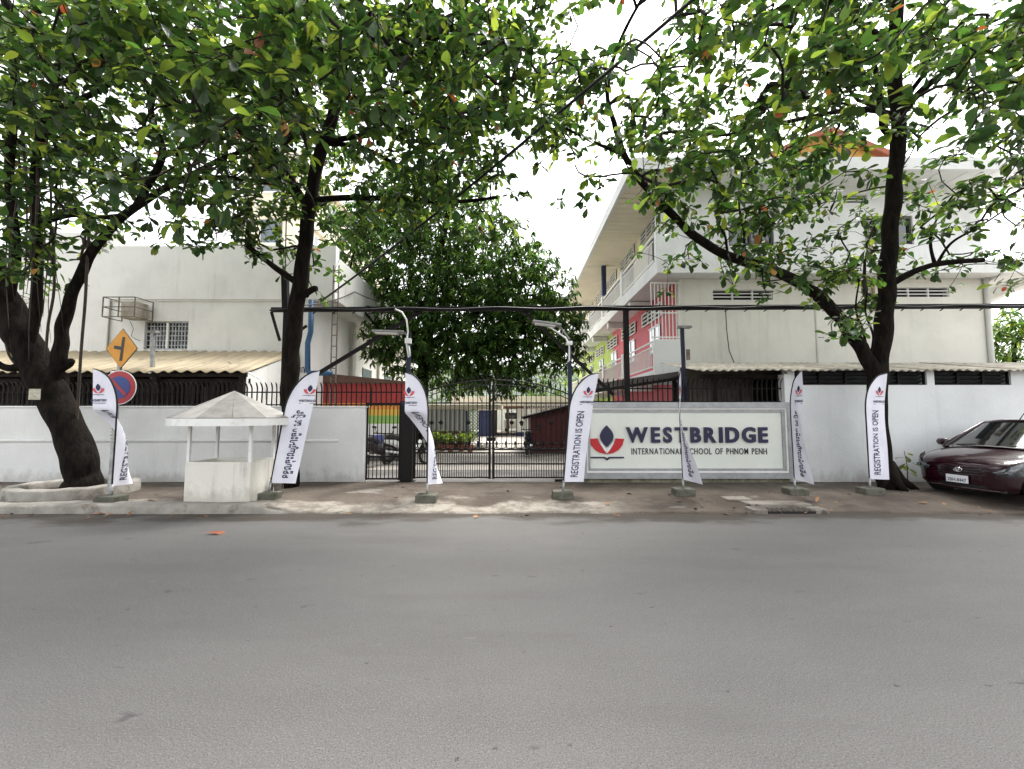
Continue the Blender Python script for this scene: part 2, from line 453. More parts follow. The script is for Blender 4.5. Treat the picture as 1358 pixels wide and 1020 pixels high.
def pavement_mat():
    m = bpy.data.materials.new('pavement'); m.use_nodes = True
    nt = m.node_tree; N = nt.nodes; L = nt.links; p = N['Principled BSDF']; p.inputs['Roughness'].default_value = .92
    geo = N.new('ShaderNodeNewGeometry')
    def noise(scale, a, b, det=6, st=None):
        n = N.new('ShaderNodeTexNoise'); n.inputs['Scale'].default_value = scale; n.inputs['Detail'].default_value = det; n.inputs['Roughness'].default_value = .66
        mp = N.new('ShaderNodeMapping'); mp.inputs['Scale'].default_value = st or (1, 1, 1); L.new(geo.outputs['Position'], mp.inputs['Vector']); L.new(mp.outputs[0], n.inputs['Vector'])
        r = N.new('ShaderNodeMapRange'); r.interpolation_type = 'SMOOTHSTEP'; r.inputs['From Min'].default_value = a; r.inputs['From Max'].default_value = b
        L.new(n.outputs['Fac'], r.inputs['Value']); return r.outputs[0]
    def mix(a, b, f):
        k = N.new('ShaderNodeMix'); k.data_type = 'RGBA'
        for s_, q in (('A', a), ('B', b)):
            if isinstance(q, tuple): k.inputs[s_].default_value = q + (1,)
            else: L.new(q, k.inputs[s_])
        L.new(f, k.inputs['Factor']); return k.outputs['Result']
    col = mix((.054, .039, .028), (.1, .08, .062), noise(1.1, .35, .62))
    col = mix(col, (.19, .172, .148), noise(.9, .58, .66, 7, (.7, 1.3, 1)))
    col = mix(col, (.04, .031, .024), noise(1.6, .56, .7, 7, (.6, 1.2, 1)))
    col = mix(col, (.06, .042, .03), noise(26, .58, .68, 3))
    # a paler concrete apron runs along the gutter edge
    sx = N.new('ShaderNodeSeparateXYZ'); L.new(geo.outputs['Position'], sx.inputs[0])
    nn = N.new('ShaderNodeTexNoise'); nn.inputs['Scale'].default_value = .9; nn.inputs['Detail'].default_value = 7; L.new(geo.outputs['Position'], nn.inputs['Vector'])
    ml = N.new('ShaderNodeMath'); ml.operation = 'MULTIPLY'; ml.inputs[1].default_value = 1.6; L.new(nn.outputs['Fac'], ml.inputs[0])
    ad = N.new('ShaderNodeMath'); ad.operation = 'ADD'; L.new(sx.outputs['Y'], ad.inputs[0]); L.new(ml.outputs[0], ad.inputs[1])
    r = N.new('ShaderNodeMapRange'); r.inputs['From Min'].default_value = 8.55; r.inputs['From Max'].default_value = 8.4; L.new(ad.outputs[0], r.inputs['Value'])
    rx = N.new('ShaderNodeMapRange'); rx.inputs['From Min'].default_value = 2.0; rx.inputs['From Max'].default_value = 1.4; L.new(sx.outputs['X'], rx.inputs['Value'])
    mm = N.new('ShaderNodeMath'); mm.operation = 'MULTIPLY'; L.new(r.outputs[0], mm.inputs[0]); L.new(rx.outputs[0], mm.inputs[1])
    col = mix(col, mix((.26, .236, .2), (.15, .13, .105), noise(4, .42, .6)), mm.outputs[0])
    L.new(col, p.inputs['Base Color'])
    nb = N.new('ShaderNodeTexNoise'); nb.inputs['Scale'].default_value = 18; nb.inputs['Detail'].default_value = 6; L.new(geo.outputs['Position'], nb.inputs['Vector'])
    bp = N.new('ShaderNodeBump'); bp.inputs['Distance'].default_value = .02; L.new(nb.outputs['Fac'], bp.inputs['Height']); L.new(bp.outputs[0], p.inputs['Normal'])
    return m
M['pavement'] = pavement_mat()
M['yard'] = mat('yard_concrete', (.36, .33, .295), (.27, .25, .225), .8, rough=.9, third=(.1, .09, .085), tscale=.5)
M['earth'] = mat('earth', (.16, .14, .11), (.1, .1, .07), .2, rough=1)

# ------------------------------------------------------------------ text
def text_geo(s, size=1.0, extrude=0.0, offset=0.0, spacing=1.0):
    cu = bpy.data.curves.new('text', 'FONT'); cu.body = s; cu.size = size; cu.extrude = extrude; cu.offset = offset
    cu.space_character = spacing; cu.resolution_u = 4
    o = bpy.data.objects.new('text', cu); COL.objects.link(o)
    dg = bpy.context.evaluated_depsgraph_get()
    me = bpy.data.meshes.new_from_object(o.evaluated_get(dg))
    V = [v.co.copy() for v in me.vertices]; F = [tuple(p.vertices) for p in me.polygons]
    bpy.data.objects.remove(o); bpy.data.curves.remove(cu); bpy.data.meshes.remove(me)
    return V, F
def fit(V, x0, y0, h, w=None):
    """scale 2D text so that its box starts at x0,y0 with height h (and width w)"""
    xs = [v.x for v in V]; ys = [v.y for v in V]
    k = h / (max(ys) - min(ys)); kx = (w / (max(xs) - min(xs))) if w else k
    return [Vector((x0 + (v.x - min(xs)) * kx, y0 + (v.y - min(ys)) * k, v.z)) for v in V]
def petal(cx, cy, w, h, n=10, rot=0.0, pw=1.0):
    """pointed oval, base at cx,cy growing up by h"""
    L_ = []; 
    for i in range(n + 1):
        t = i / n; L_.append((-w / 2 * math.sin(math.pi * t ** pw) , h * t))
    pts = L_ + [(-x, y) for x, y in reversed(L_[1:-1])]
    c, s = math.cos(rot), math.sin(rot)
    return [(cx + x * c - y * s, cy + x * s + y * c) for x, y in pts]

# ================================================================== SETTING
KERB_Y, WALL_Y = 7.1, 9.6
def sstep(a, b, x):
    t = min(1, max(0, (x - a) / (b - a))); return t * t * (3 - 2 * t)
def hnoise(x, y):
    return .5 * math.sin(1.7 * x + 2.1 * math.sin(.9 * y + x * .3)) + .3 * math.sin(4.3 * y + 1.3 * x) + .2 * math.sin(7.1 * x - 3.3 * y)
def pave_z(x, y):
    ramp = sstep(-4.1, -3.3, x)
    low = .02 + .1 * sstep(KERB_Y, KERB_Y + 1.1, y)
    return .12 * (1 - ramp) + low * ramp + .008 * hnoise(x, y)

def sheet(name, x0, x1, y0, y1, z, m):
    mb = MB().add([(x0, y0, z), (x1, y0, z), (x1, y1, z), (x0, y1, z)], [(0, 1, 2, 3)])
    return tag(mb.build(name, m, loc=(0, 0, 0)), kind='structure')
sheet('ground', -900, 900, -900, 900, -.06, M['earth'])
sheet('road', -80, 80, -9, KERB_Y + .06, 0, M['asphalt'])
# pavement as an uneven sheet
gx = np.concatenate([np.linspace(-40, -13, 14), np.linspace(-12.5, 16, 190), np.linspace(17, 40, 12)])
gy = np.linspace(KERB_Y, WALL_Y + .02, 22)
V = []; F = []
for i, x in enumerate(gx):
    for j, y in enumerate(gy):
        yy = y + (.05 * hnoise(x * 1.3, 0) * (1 if x > -3.6 else .25) if j == 0 else 0)
        V.append((x, yy, pave_z(x, y)))
ny = len(gy)
for i in range(len(gx) - 1):
    for j in range(ny - 1):
        F.append((i*ny+j, (i+1)*ny+j, (i+1)*ny+j+1, i*ny+j+1))
for i in range(len(gx)):   # front lip down to the road
    V.append((V[i*ny][0], V[i*ny][1] - .015, -.03))
b = len(gx) * ny
for i in range(len(gx) - 1): F.append((b+i, b+i+1, (i+1)*ny, i*ny))
tag(link('pavement', make_mesh('pavement', V, F, [M['pavement']], None, True)), kind='structure')
# concrete kerb on the left stretch, running out where the drive crosses
V = []; F = []
kx = np.linspace(-40, -3.55, 260)
for x in kx:
    e = sstep(-3.55, -4.3, x); n_ = hnoise(x * 1.9, 1.0) * .012
    h = .035 + .1 * e + .006 * hnoise(x * 3, 4)
    for (dy, z) in ((-.05 + n_, -.03), (-.03 + n_, h - .03), (.01 + n_, h), (.3 + n_ * 2, h + .004), (.36 + n_ * 2, h - .06)):
        V.append((x, KERB_Y + dy, z))
for i in range(len(kx) - 1):
    for j in range(4): F.append((i*5+j, (i+1)*5+j, (i+1)*5+j+1, i*5+j+1))
tag(link('kerb', make_mesh('kerb', V, F, [M['concrete_pale']], None, True)), kind='structure')
sheet('courtyard', -30, 30, WALL_Y + .03, 70, .1, M['yard'])
sheet('driveway', -5.2, 3.2, WALL_Y + .04, 11.8, .106, mat('yard_asphalt', (.07, .067, .064), (.11, .105, .1), 1.5, rough=.9, third=(.16, .15, .14), tscale=3))

# ---------------------------------------------------------------- boundary walls
bw = thing('boundary_wall', 'white rendered boundary wall with a raised band behind the roofed white booth', 'wall', (-9, 9.7, 0))
MB().box(-22, -3.27, WALL_Y, WALL_Y + .2, -.06, 1.75).build('wall_body', M['wall_white'], bw, bevel=.012)
MB().box(-22.1, -3.25, WALL_Y - .02, WALL_Y + .22, 1.752, 1.79).build('coping', M['wall_white'], bw, bevel=.008)
band = MB(); band.tube([(-22, WALL_Y - .001, 1.02), (X(450, WALL_Y), WALL_Y - .001, 1.02)], .035, 10)
band.build('band', M['wall_white'], bw, True)

rw = thing('boundary_wall', 'tall white boundary wall with strip openings behind the dark red car', 'wall', (11, 9.7, 0))
RX0 = 6.18
MB().box(RX0, 24, WALL_Y, WALL_Y + .2, -.06, 2.26).build('wall_body', M['wall_right'], rw)
op = [(X(1055, 9.6), X(1231, 9.6)), (X(1241, 9.6), X(1343, 9.6)), (X(1362, 9.6), X(1470, 9.6))]
piers = [(RX0, op[0][0]), (op[0][1], op[1][0]), (op[1][1], op[2][0]), (op[2][1], 24)]
for a, b_ in piers: MB().box(a, b_, WALL_Y, WALL_Y + .2, 2.261, 2.6).build('pier', M['wall_right'], rw)
for a, b_ in op:
    mb = MB(); t = .03
    mb.box(a, b_, WALL_Y + .04, WALL_Y + .09, 2.262, 2.29); mb.box(a, b_, WALL_Y + .04, WALL_Y + .09, 2.56, 2.595)
    mb.box(a, a + t, WALL_Y + .04, WALL_Y + .09, 2.291, 2.559); mb.box(b_ - t, b_, WALL_Y + .04, WALL_Y + .09, 2.291, 2.559)
    fr = mb.build('window_frame', M['black'], rw)
    n = max(2, round((b_ - a) / .55))
    for k in range(1, n):
        x = a + (b_ - a) * k / n
        MB().box(x - .02, x + .02, WALL_Y + .045, WALL_Y + .085, 2.291, 2.559).build('mullion', M['black'], fr)
    for k in range(n):
        xa, xb = a + (b_ - a) * k / n + .035, a + (b_ - a) * (k + 1) / n - .035
        for j in range(3):
            z = 2.325 + j * .085
            MB().add([(xa, WALL_Y + .06, z + .05), (xb, WALL_Y + .06, z + .05), (xb, WALL_Y + .13, z - .01), (xa, WALL_Y + .13, z - .01),
                      (xa, WALL_Y + .064, z + .056), (xb, WALL_Y + .064, z + .056), (xb, WALL_Y + .134, z - .004), (xa, WALL_Y + .134, z - .004)],
                     [(0,3,2,1),(4,5,6,7),(0,1,5,4),(1,2,6,5),(2,3,7,6),(3,0,4,7)]).build('louvre_slat', M['louvre'], fr)
    MB().box(a, b_, WALL_Y + .21, WALL_Y + .23, 2.2, 2.6).build('backing', M['voidblack'], fr)
sw_ = thing('boundary_wall', 'low white wall carrying the signboard with a mossy foot', 'wall', (3.8, 9.75, 0))
MB().box(1.5, RX0 - .002, WALL_Y + .02, WALL_Y + .2, -.06, 1.86).build('wall_body', M['wall_white'], sw_)
MB().box(X(1040, 9.6), X(1049, 9.6), WALL_Y - .03, WALL_Y + .19, 1.862, 2.5).build('pillar', M['wall_right'], sw_)
M['mossfoot'] = mat('mossy_foot', (.22, .2, .15), (.1, .1, .055), 5, rough=.95, bump=.01)
MB().box(1.55, RX0 - .1, WALL_Y - .1, WALL_Y + .019, -.02, .2).build('footing', M['mossfoot'], sw_, bevel=.02)

# ---------------------------------------------------------------- spear fences
def picket_mesh(h):
    mb = MB()
    pts = [(0, 0, 0), (0, 0, h * .72), (0, -.012, h * .8), (0, -.04, h * .9), (0, -.085, h * .985)]
    w = [.011, .011, .012, .013, .004]
    vs = []; fs = []
    for (x, y, z), r in zip(pts, w):
        vs += [(-r, y - .011, z), (r, y - .011, z), (r, y + .011, z), (-r, y + .011, z)]
    for i in range(len(pts) - 1):
        fs += [(i*4+k, i*4+(k+1) % 4, i*4+4+(k+1) % 4, i*4+4+k) for k in range(4)]
    fs += [(3, 2, 1, 0), tuple(len(vs) - 4 + k for k in range(4))]
    mb.add(vs, fs)
    return make_mesh('picket', mb.v, mb.f, [M['black']])
def spear_fence(label, x0, x1, y, z0, h, posts):
    t = thing('spear_fence', label, 'fence', ((x0 + x1) / 2, y, z0))
    me = picket_mesh(h)
    n = int((x1 - x0) / .112)
    for i in range(n + 1):
        x = x0 + (x1 - x0) * i / n
        lean = random.gauss(0, .012)
        link('picket', me, t, (x, y, z0), (0, lean, random.gauss(0, .12)))
    for z in (z0 + .03, z0 + h * .58):
        MB().box(x0 - .02, x1 + .02, y + .013, y + .035, z - .014, z + .014).build('rail', M['black'], t)
    for x in posts: MB().box(x - .022, x + .022, y + .036, y + .08, z0 - .001, z0 + h * .8).build('post', M['black'], t)
    return t
spear_fence('black spear fence with curled tips beside the small pedestrian gate', -17, -2.5, WALL_Y + .1, 1.79, .54, [-15, -13, -11, -9, -7, -5, -3.2])
spear_fence('black spear fence with curled tips above the signboard', 1.5, X(1037, 9.7), WALL_Y + .1, 1.862, .56, [2.2, 4.0, 5.2])

# ---------------------------------------------------------------- signboard
SX0, SX1, SZ0, SZ1 = 1.5, 6.16, .21, 1.87
sg = thing('signboard', 'large framed school signboard with raised navy and red lettering', 'sign', ((SX0+SX1)/2, WALL_Y, SZ0))
MB().box(SX0 + .1, SX1 - .1, WALL_Y - .07, WALL_Y + .018, SZ0 + .1, SZ1 - .1).build('panel', M['panel'], sg)
def frame_ring(i0, i1, y0, y1, m):
    a0, a1, b0, b1 = SX0 + i0, SX1 - i0, SZ0 + i0, SZ1 - i0
    c0, c1, d0, d1 = SX0 + i1, SX1 - i1, SZ0 + i1, SZ1 - i1
    for P in ([(a0, b1), (a1, b1), (c1, d1), (c0, d1)], [(a0, b0), (c0, d0), (c1, d0), (a1, b0)],
              [(a0, b0), (a0, b1), (c0, d1), (c0, d0)], [(a1, b0), (c1, d0), (c1, d1), (a1, b1)]):
        MB().prism([(p[0], p[1]) for p in P], (0, y0, 0), (1, 0, 0), (0, 0, 1), (0, 1, 0), y1 - y0).build('frame_member', m, sg, fix=True)
frame_ring(0, .125, WALL_Y - .16, WALL_Y + .017, M['silver'])
frame_ring(.126, .16, WALL_Y - .135, WALL_Y - .02, M['whitepaint'])
frame_ring(.161, .215, WALL_Y - .11, WALL_Y - .02, M['silver'])
YF = WALL_Y - .07
def put_letters(s, px0, px1, py0, py1, m, depth, bold, name, parent):
    """each character a raised piece, spread over the width the photograph shows"""
    x0, x1 = X(px0, YF), X(px1, YF); zt, zb = Z(py0, YF), Z(py1, YF); h = zt - zb
    geos = [(None if c == ' ' else text_geo(c, 1.0, .5, bold)) for c in s]
    ref = text_geo('H', 1.0, .5, bold)[0]; rh = max(v.y for v in ref) - min(v.y for v in ref); rb = min(v.y for v in ref)
    wd = [(.3 if g is None else (max(v.x for v in g[0]) - min(v.x for v in g[0]))) for g in geos]
    gap = .17 if bold else .2
    total = sum(wd) + gap * (len(s) - 1); kx = (x1 - x0) / total; kz = h / rh
    cx = 0
    for c, g, w in zip(s, geos, wd):
        if g:
            mn = min(v.x for v in g[0])
            vs = [Vector((x0 + (cx + v.x - mn) * kx, YF - depth * (v.z + .5) - .001, zb + (v.y - rb) * kz)) for v in g[0]]
            MB().add(vs, g[1]).build(name, m, parent)
        cx += w + gap
put_letters('WESTBRIDGE', 829, 1015, 566.5, 587, M['letter_navy'], .05, .035, 'letter', sg)
put_letters('INTERNATIONAL SCHOOL OF PHNOM PENH', 836, 1014, 594.5, 602.5, M['letter_dark'], .012, .006, 'small_letter', sg)
# emblem: a navy bud between two red petals over an open-book line
def emblem(O, k, put):
    """O origin of the bud's foot, k scale (bud height 1)"""
    bud = petal(0, 0, .62, 1.0, 12)
    put([(x * k, y * k) for x, y in bud], 'navy', 2)
    for s in (-1, 1):
        red = [(0, -.32), (.3, -.26), (.55, -.12), (.72, .1), (.8, .38), (.42, .4), (.33, .15), (.18, -.08), (.04, -.26)]
        red = [(s * x * k, y * k) for x, y in red]
        put(red if s > 0 else red[::-1], 'red', 0)
        wh = [(0.0, -.27), (.14, -.12), (.27, .1), (.36, .38), (.24, .2), (.1, .0), (0, -.14)]
        wh = [(s * x * k, y * k) for x, y in wh]
        put(wh if s > 0 else wh[::-1], 'white', 1)
    put([(-.78 * k, -.44 * k), (-.78 * k, -.5 * k), (-.14 * k, -.5 * k), (0, -.6 * k), (.14 * k, -.5 * k), (.78 * k, -.5 * k), (.78 * k, -.44 * k), (.1 * k, -.44 * k), (0, -.5 * k), (-.1 * k, -.44 * k)][::-1], 'navy', 0)
ex, ez = X(803.5, YF), Z(593, YF)
EM = {'navy': M['letter_navy'], 'red': M['letter_red'], 'white': M['letter_white']}
def put_sign(poly, c, lay):
    nm = {'navy': 'emblem_navy', 'red': 'emblem_petal', 'white': 'emblem_highlight'}[c]
    MB().prism(poly, (ex, YF - .03 - .006 * lay, ez), (1, 0, 0), (0, 0, 1), (0, 1, 0), .029 + .005 * lay).build(nm, EM[c], sg, fix=True)
emblem(None, (Z(564, YF) - ez), put_sign)

# ---------------------------------------------------------------- gates
GY = WALL_Y + .12
def gate_bar(t, name, a, b_, w, h, m='black'): return MB().bar(a, b_, w, h).build(name, M[m], t)
GX0, GX1, GC = X(549, GY), X(763, GY), X(652, GY)
gt = thing('driveway_gate', 'wide black iron double gate with arched spear top across the drive', 'gate', ((GX0+GX1)/2, GY, .1))
def arch(x):
    u = (x - (GX0+GX1)/2) / ((GX1-GX0)/2); return 1.98 + .42 * max(0, 1 - u*u) ** .8
for leaf_i, (a, b_) in enumerate(((GX0, GC - .01), (GC + .01, GX1))):
    for x in (a + .03, b_ - .03): gate_bar(gt, 'stile', (x, GY, .17), (x, GY, arch(x) - .02), .05, .05)
    for z in (.2, .5, .745, .82, 1.86): gate_bar(gt, 'rail', (a + .056, GY, z), (b_ - .056, GY, z), .03, .03)
    xs = [a + .05 + (b_ - a - .1) * i / 12 for i in range(13)]
    ar = MB(); ar.tube([(x, GY, arch(x) - .02) for x in xs], .016, 6); ar.build('arch_rail', M['black'], gt)
    ar = MB(); ar.tube([(x, GY, arch(x) - .13) for x in xs], .01, 6); ar.build('arch_rail', M['black'], gt)
    n = 17
    pm = {}
    for i in range(1, n):
        x = a + (b_ - a) * i / n
        top = arch(x) + .1
        mb = MB(); mb.bar((x, GY, .84), (x, GY, top - .08), .016, .016)
        mb.add([(x, GY, top + .03), (x - .022, GY - .006, top - .05), (x, GY - .012, top - .05), (x + .022, GY - .006, top - .05), (x, GY + .012, top - .05), (x, GY, top - .1)],
               [(0,1,2),(0,2,3),(0,3,4),(0,4,1),(5,2,1),(5,3,2),(5,4,3),(5,1,4)])
        mb.build('picket', M['black'], gt)
        if i % 2 == 0 and i not in (8,):    # diamond boss
            z = 1.42
            if i in (4, 6, 12): MB().add([(x - .06, GY - .012, z), (x, GY - .012, z - .06), (x + .06, GY - .012, z), (x, GY - .012, z + .06), (x, GY - .03, z), (x, GY + .012, z)],
                                         [(0,1,4),(1,2,4),(2,3,4),(3,0,4),(1,0,5),(2,1,5),(3,2,5),(0,3,5)]).build('diamond_boss', M['black'], gt)
    n2 = 34
    for i in range(1, n2):
        x = a + (b_ - a) * i / n2
        gate_bar(gt, 'lower_picket', (x, GY, .215), (x, GY, .73), .014, .014)
    for i in range(n // 2 + 1):    # scroll band
        x = a + (b_ - a) * (i + .5) / (n / 2 + .5)
        if x > b_ - .05: continue
        mb = MB()
        for s in (-1, 1):
            mb.tube([(x + s * (.085 - .085 * math.cos(q) * (1 - q * .05)), GY - .012, .9 + .06 * math.sin(q) ) for q in np.linspace(-2.2, 2.6, 9)], .008, 5)
        mb.add([(x, GY - .02, 1.02), (x - .03, GY - .012, .96), (x, GY - .025, .96), (x + .03, GY - .012, .96), (x, GY, .9)], [(0,1,2),(0,2,3),(1,4,2),(2,4,3),(0,3,4,1)])
        mb.build('scroll', M['black'], gt)
gate_bar(gt, 'bolt_plate', (GC - .1, GY - .045, 1.05), (GC + .1, GY - .045, 1.05), .02, .08)
MB().box(X(735, GY), X(752, GY), GY - .1, GY + .02, .1, .168).build('roller', M['black'], gt, bevel=.01)

pg = thing('pedestrian_gate', 'narrow black barred gate between white wall and black post', 'gate', (X(510, GY), GY, .1))
PX0, PX1 = X(486, GY), X(533, GY)
for x in (PX0 + .025, PX1 - .025): gate_bar(pg, 'stile', (x, GY, .14), (x, GY, 1.87), .05, .05)
for z in (.17, .66, 1.845): gate_bar(pg, 'rail', (PX0 + .051, GY, z), (PX1 - .051, GY, z), .035, .035)
for i in range(1, 9):
    x = PX0 + (PX1 - PX0) * i / 9
    gate_bar(pg, 'picket', (x, GY, .19), (x, GY, .64), .017, .017); gate_bar(pg, 'picket', (x, GY, .68), (x, GY, 1.825), .017, .017)
gp = thing('gate_post', 'thick black steel post between the small and the wide gate', 'post', (X(540, GY), GY, .1))
MB().box(X(534, GY), X(548, GY), GY - .12, GY + .12, .1, 1.87).build('shaft', M['black'], gp, bevel=.01)
MB().box(X(533, GY), X(549, GY), GY - .14, GY + .14, 1.871, 1.9).build('cap', M['black'], gp)
MB().box(X(531, GY), X(551, GY), GY - .16, GY + .16, .08, .12).build('foot', M['black'], gp)

# ---------------------------------------------------------------- overhead steel beam
BY = WALL_Y + .45
bmz = lambda px: Z(411 - (px - 358) * .005, BY)
ob = thing('overhead_beam', 'long black steel beam on posts carrying cables over the gate', 'beam', (0, BY, .1))
gate_bar(ob, 'beam', (X(356, BY), BY, bmz(356)), (X(1420, BY), BY, bmz(1420)), .1, .1)
for px in (376, 832): gate_bar(ob, 'post', (X(px, BY), BY, .1), (X(px, BY), BY, bmz(px) - .052), .11, .11)
gate_bar(ob, 'strut', at(406, 505, BY + .09), at(560, 412, BY + .09), .08, .08)
gate_bar(ob, 'strut', at(692, 410, BY + .09), at(814, 524, BY + .09), .07, .07)
gate_bar(ob, 'strut', at(360, 414, BY - .09), at(371, 452, BY - .09), .05, .05)
gate_bar(ob, 'strut', at(407, 432, BY - .09), at(378, 452, BY - .09), .05, .05)
gate_bar(ob, 'mast', (X(374, BY), BY + .02, bmz(376) + .052), at(378, 366, BY + .02), .13, .13)
gate_bar(ob, 'antenna', at(378, 366, BY + .02), at(380, 275, BY + .02), .02, .02)
for i, px in enumerate(range(420, 1400, 26)):
    MB().bar(at(px, 413 - (px - 358) * .005, BY - .055), at(px - 5, 416.5 - (px - 358) * .005, BY - .055), .02, .02).build('cable_tie', M['black'], ob)
cb = MB(); cb.tube([(X(px, BY), BY - .085, bmz(px) - .01 + .02 * math.sin(px * .05)) for px in range(356, 1420, 12)], .022, 6)
cb.build('cable', M['blackgloss'], ob, True)

# ---------------------------------------------------------------- lamp posts
def lamp_post(label, px, ytop, zb, head_px, head_py, arm):
    y = WALL_Y - .08 if px > 600 else WALL_Y - .05
    y = GY + (.17 if px < 600 else -.02)
    x = X(px, y)
    t = thing('lamp_post', label, 'lamp', (x, y, zb))
    gate_bar(t, 'pole', (x, y, zb), (x, y, Z(ytop, y)), .085, .085, 'navy')
    hp = [at(q, r_, y - .12) for q, r_ in zip(head_px, head_py)]
    c = (hp[0] + hp[1]) / 2; d = (hp[1] - hp[0])
    mb = MB(); mb.bar(hp[0], hp[1], .26, .05); mb.build('lamp_head', M['led'], t, bevel=.015)
    mb = MB(); mb.bar(hp[0] + d * .08 - Vector((0, 0, .035)), hp[1] - d * .2 - Vector((0, 0, .035)), .2, .016); mb.build('diffuser', M['white_plastic'], t)
    mb = MB(); mb.tube(arm, .02, 8); mb.build('conduit', M['whitepaint'], t, True)
    return t
yl = GY + .17
lp = lamp_post('navy lamp post with looped white conduit beside the thick black gate post', 541, 441, .1, (495, 536), (440, 441),
          [at(524, 410, yl - .1), at(533, 414, yl - .1), at(539, 424, yl - .1), at(541, 440, yl - .1), at(539, 455, yl - .1), at(542, 474, yl - .1), at(544, 472, yl - .1), at(542, 458, yl - .1)])
gate_bar(lp, 'lamp_arm', at(536, 441, yl - .12), at(541, 446, yl - .02), .03, .03, 'led')
MB().box(at(539, 450, yl).x, at(547, 450, yl).x, yl - .17, yl - .06, Z(457, yl), Z(450, yl)).build('junction_box', M['white_plastic'], lp, bevel=.01)
yr = GY - .02
lp = lamp_post('navy lamp post with slanting lamp head beside the signboard', 756, 450, .1, (706, 744), (427, 432),
          [at(728, 433, yr - .1), at(740, 441, yr - .1), at(750, 448, yr - .1), at(755, 456, yr - .1), at(755, 478, yr - .1), at(753, 480, yr - .1)])
gate_bar(lp, 'lamp_arm', at(742, 432, yr - .12), at(756, 451, yr - .02), .03, .03, 'led')
MB().box(at(750, 450, yr).x, at(758, 450, yr).x, yr - .17, yr - .06, Z(459, yr), Z(454, yr)).build('junction_box', M['white_plastic'], lp, bevel=.01)
y = WALL_Y + .3
fl = thing('lamp_post', 'slim navy post with flat crossbar lamp behind the signboard', 'lamp', (X(909, y), y, .1))
gate_bar(fl, 'pole', (X(910, y), y, .1), (X(907, y), y, Z(436, y)), .07, .07, 'navy')
gate_bar(fl, 'lamp_head', at(899, 434, y), at(916, 434, y), .16, .05, 'led')
MB().box(at(909, 468, y).x, at(913, 468, y).x, y - .09, y - .04, Z(478, y), Z(464, y)).build('control_box', M['rust'], fl)

# ---------------------------------------------------------------- diagonal and hanging cables
def sag(a, b_, s, n=24):
    a, b_ = Vector(a), Vector(b_); return [a.lerp(b_, i / n) - Vector((0, 0, s * 4 * (i/n) * (1 - i/n))) for i in range(n + 1)]
cbl = MB(); cbl.tube(sag(at(965, -40, 4.6), at(425, 400, 10.6), .12), .024, 7)
tag(cbl.build('overhead_cable', M['blackgloss'], None, True), 'thick black cable slanting down through the leaves to the beam', 'cable')
cbl = MB(); cbl.tube(sag(at(400, 405, 10.3), at(470, 387, 14.5), .1) + sag(at(470, 387, 14.5), at(560, 405, 16), .2)[1:], .016, 6)
tag(cbl.build('overhead_cable', M['blackgloss'], None, True), 'thin drooping cable leading from the beam to the cream side wall', 'cable')

# ================================================================== LEFT BUILDING
def corrugated(name, x0, x1, pitch, amp, front, back, m, parent, overlap=.03, jag=0.0):
    """one sheet; front/back = (y, z)"""
    n = max(6, int((x1 - x0) / pitch * 6)); V = []; F = []
    rows = 5
    for j in range(rows):
        t = j / (rows - 1)
        for i in range(n + 1):
            x = x0 + (x1 - x0) * i / n
            y = front[0] + (back[0] - front[0]) * t + (jag if j == 0 else 0)
            z = front[1] + (back[1] - front[1]) * t + amp * math.cos(2 * math.pi * x / pitch)
            V.append((x, y, z))
    for j in range(rows - 1):
        for i in range(n): F.append((j*(n+1)+i, j*(n+1)+i+1, (j+1)*(n+1)+i+1, (j+1)*(n+1)+i))
    nv = len(V)
    V += [(x, y, z - .008) for x, y, z in V]
    F += [tuple(reversed([nv + i for i in f])) for f in F]
    for i in range(n): F.append((i + 1, i, nv + i, nv + i + 1))
    mb = MB(); mb.add(V, F); return mb.build(name, m, parent, True)

LY = 13.0
LXC = X(409, LY)                 # corner of the lower wall
LXU = X(441, LY)                 # corner of the upper box
zl, zt_ = Z(398, LY), Z(327, LY)
lb = thing('school_building', 'white flat-roofed building with grilled window above the tan shed roof', 'building', (-14, 18, 0))
wx0, wx1, wz0, wz1 = X(186, LY), X(245, LY), Z(464, LY), Z(426, LY)
for (a, b_, c, d) in ((-32, wx0, 0, zl), (wx1, LXC, 0, zl), (wx0, wx1, 0, wz0), (wx0, wx1, wz1, zl)):
    MB().box(a, b_, LY, LY + .25, c, d).build('wall', M['school_left'], lb)
MB().box(LXC - .25, LXC, LY + .251, 27, 0, zl).build('side_wall', M['school_left'], lb)
MB().box(-32, LXU, LY - .06, LY + .2, zl + .002, zt_).build('parapet', M['school_left'], lb, bevel=.01)
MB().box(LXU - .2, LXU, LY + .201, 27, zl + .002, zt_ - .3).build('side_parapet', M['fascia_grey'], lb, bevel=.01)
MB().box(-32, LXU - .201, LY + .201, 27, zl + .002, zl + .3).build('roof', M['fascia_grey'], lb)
MB().box(X(60, LY), X(140, LY), LY - .1, LY - .061, 0, zl).build('pilaster', M['school_left'], lb)
MB().box(X(30, LY), X(137, LY), LY + .22, LY + 2.4, zl + .301, Z(304, LY)).build('roof_block', M['school_left'], lb)
MB().box(-32, LXC, LY - .03, LY - .002, zl - .05, zl).build('ledge', M['school_left'], lb)
wd = MB(); wd.box(wx0, wx1, LY + .1, LY + .12, wz0, wz1); win = wd.build('window', M['glassdark'], lb)
for a, b_, c, d in ((wx0, wx1, wz1 - .05, wz1), (wx0, wx1, wz0, wz0 + .05), (wx0, wx0 + .05, wz0 + .051, wz1 - .051), (wx1 - .05, wx1, wz0 + .051, wz1 - .051)):
    MB().box(a, b_, LY + .04, LY + .09, c, d).build('frame', M['galv'], win)
xm = (wx0 + wx1) / 2
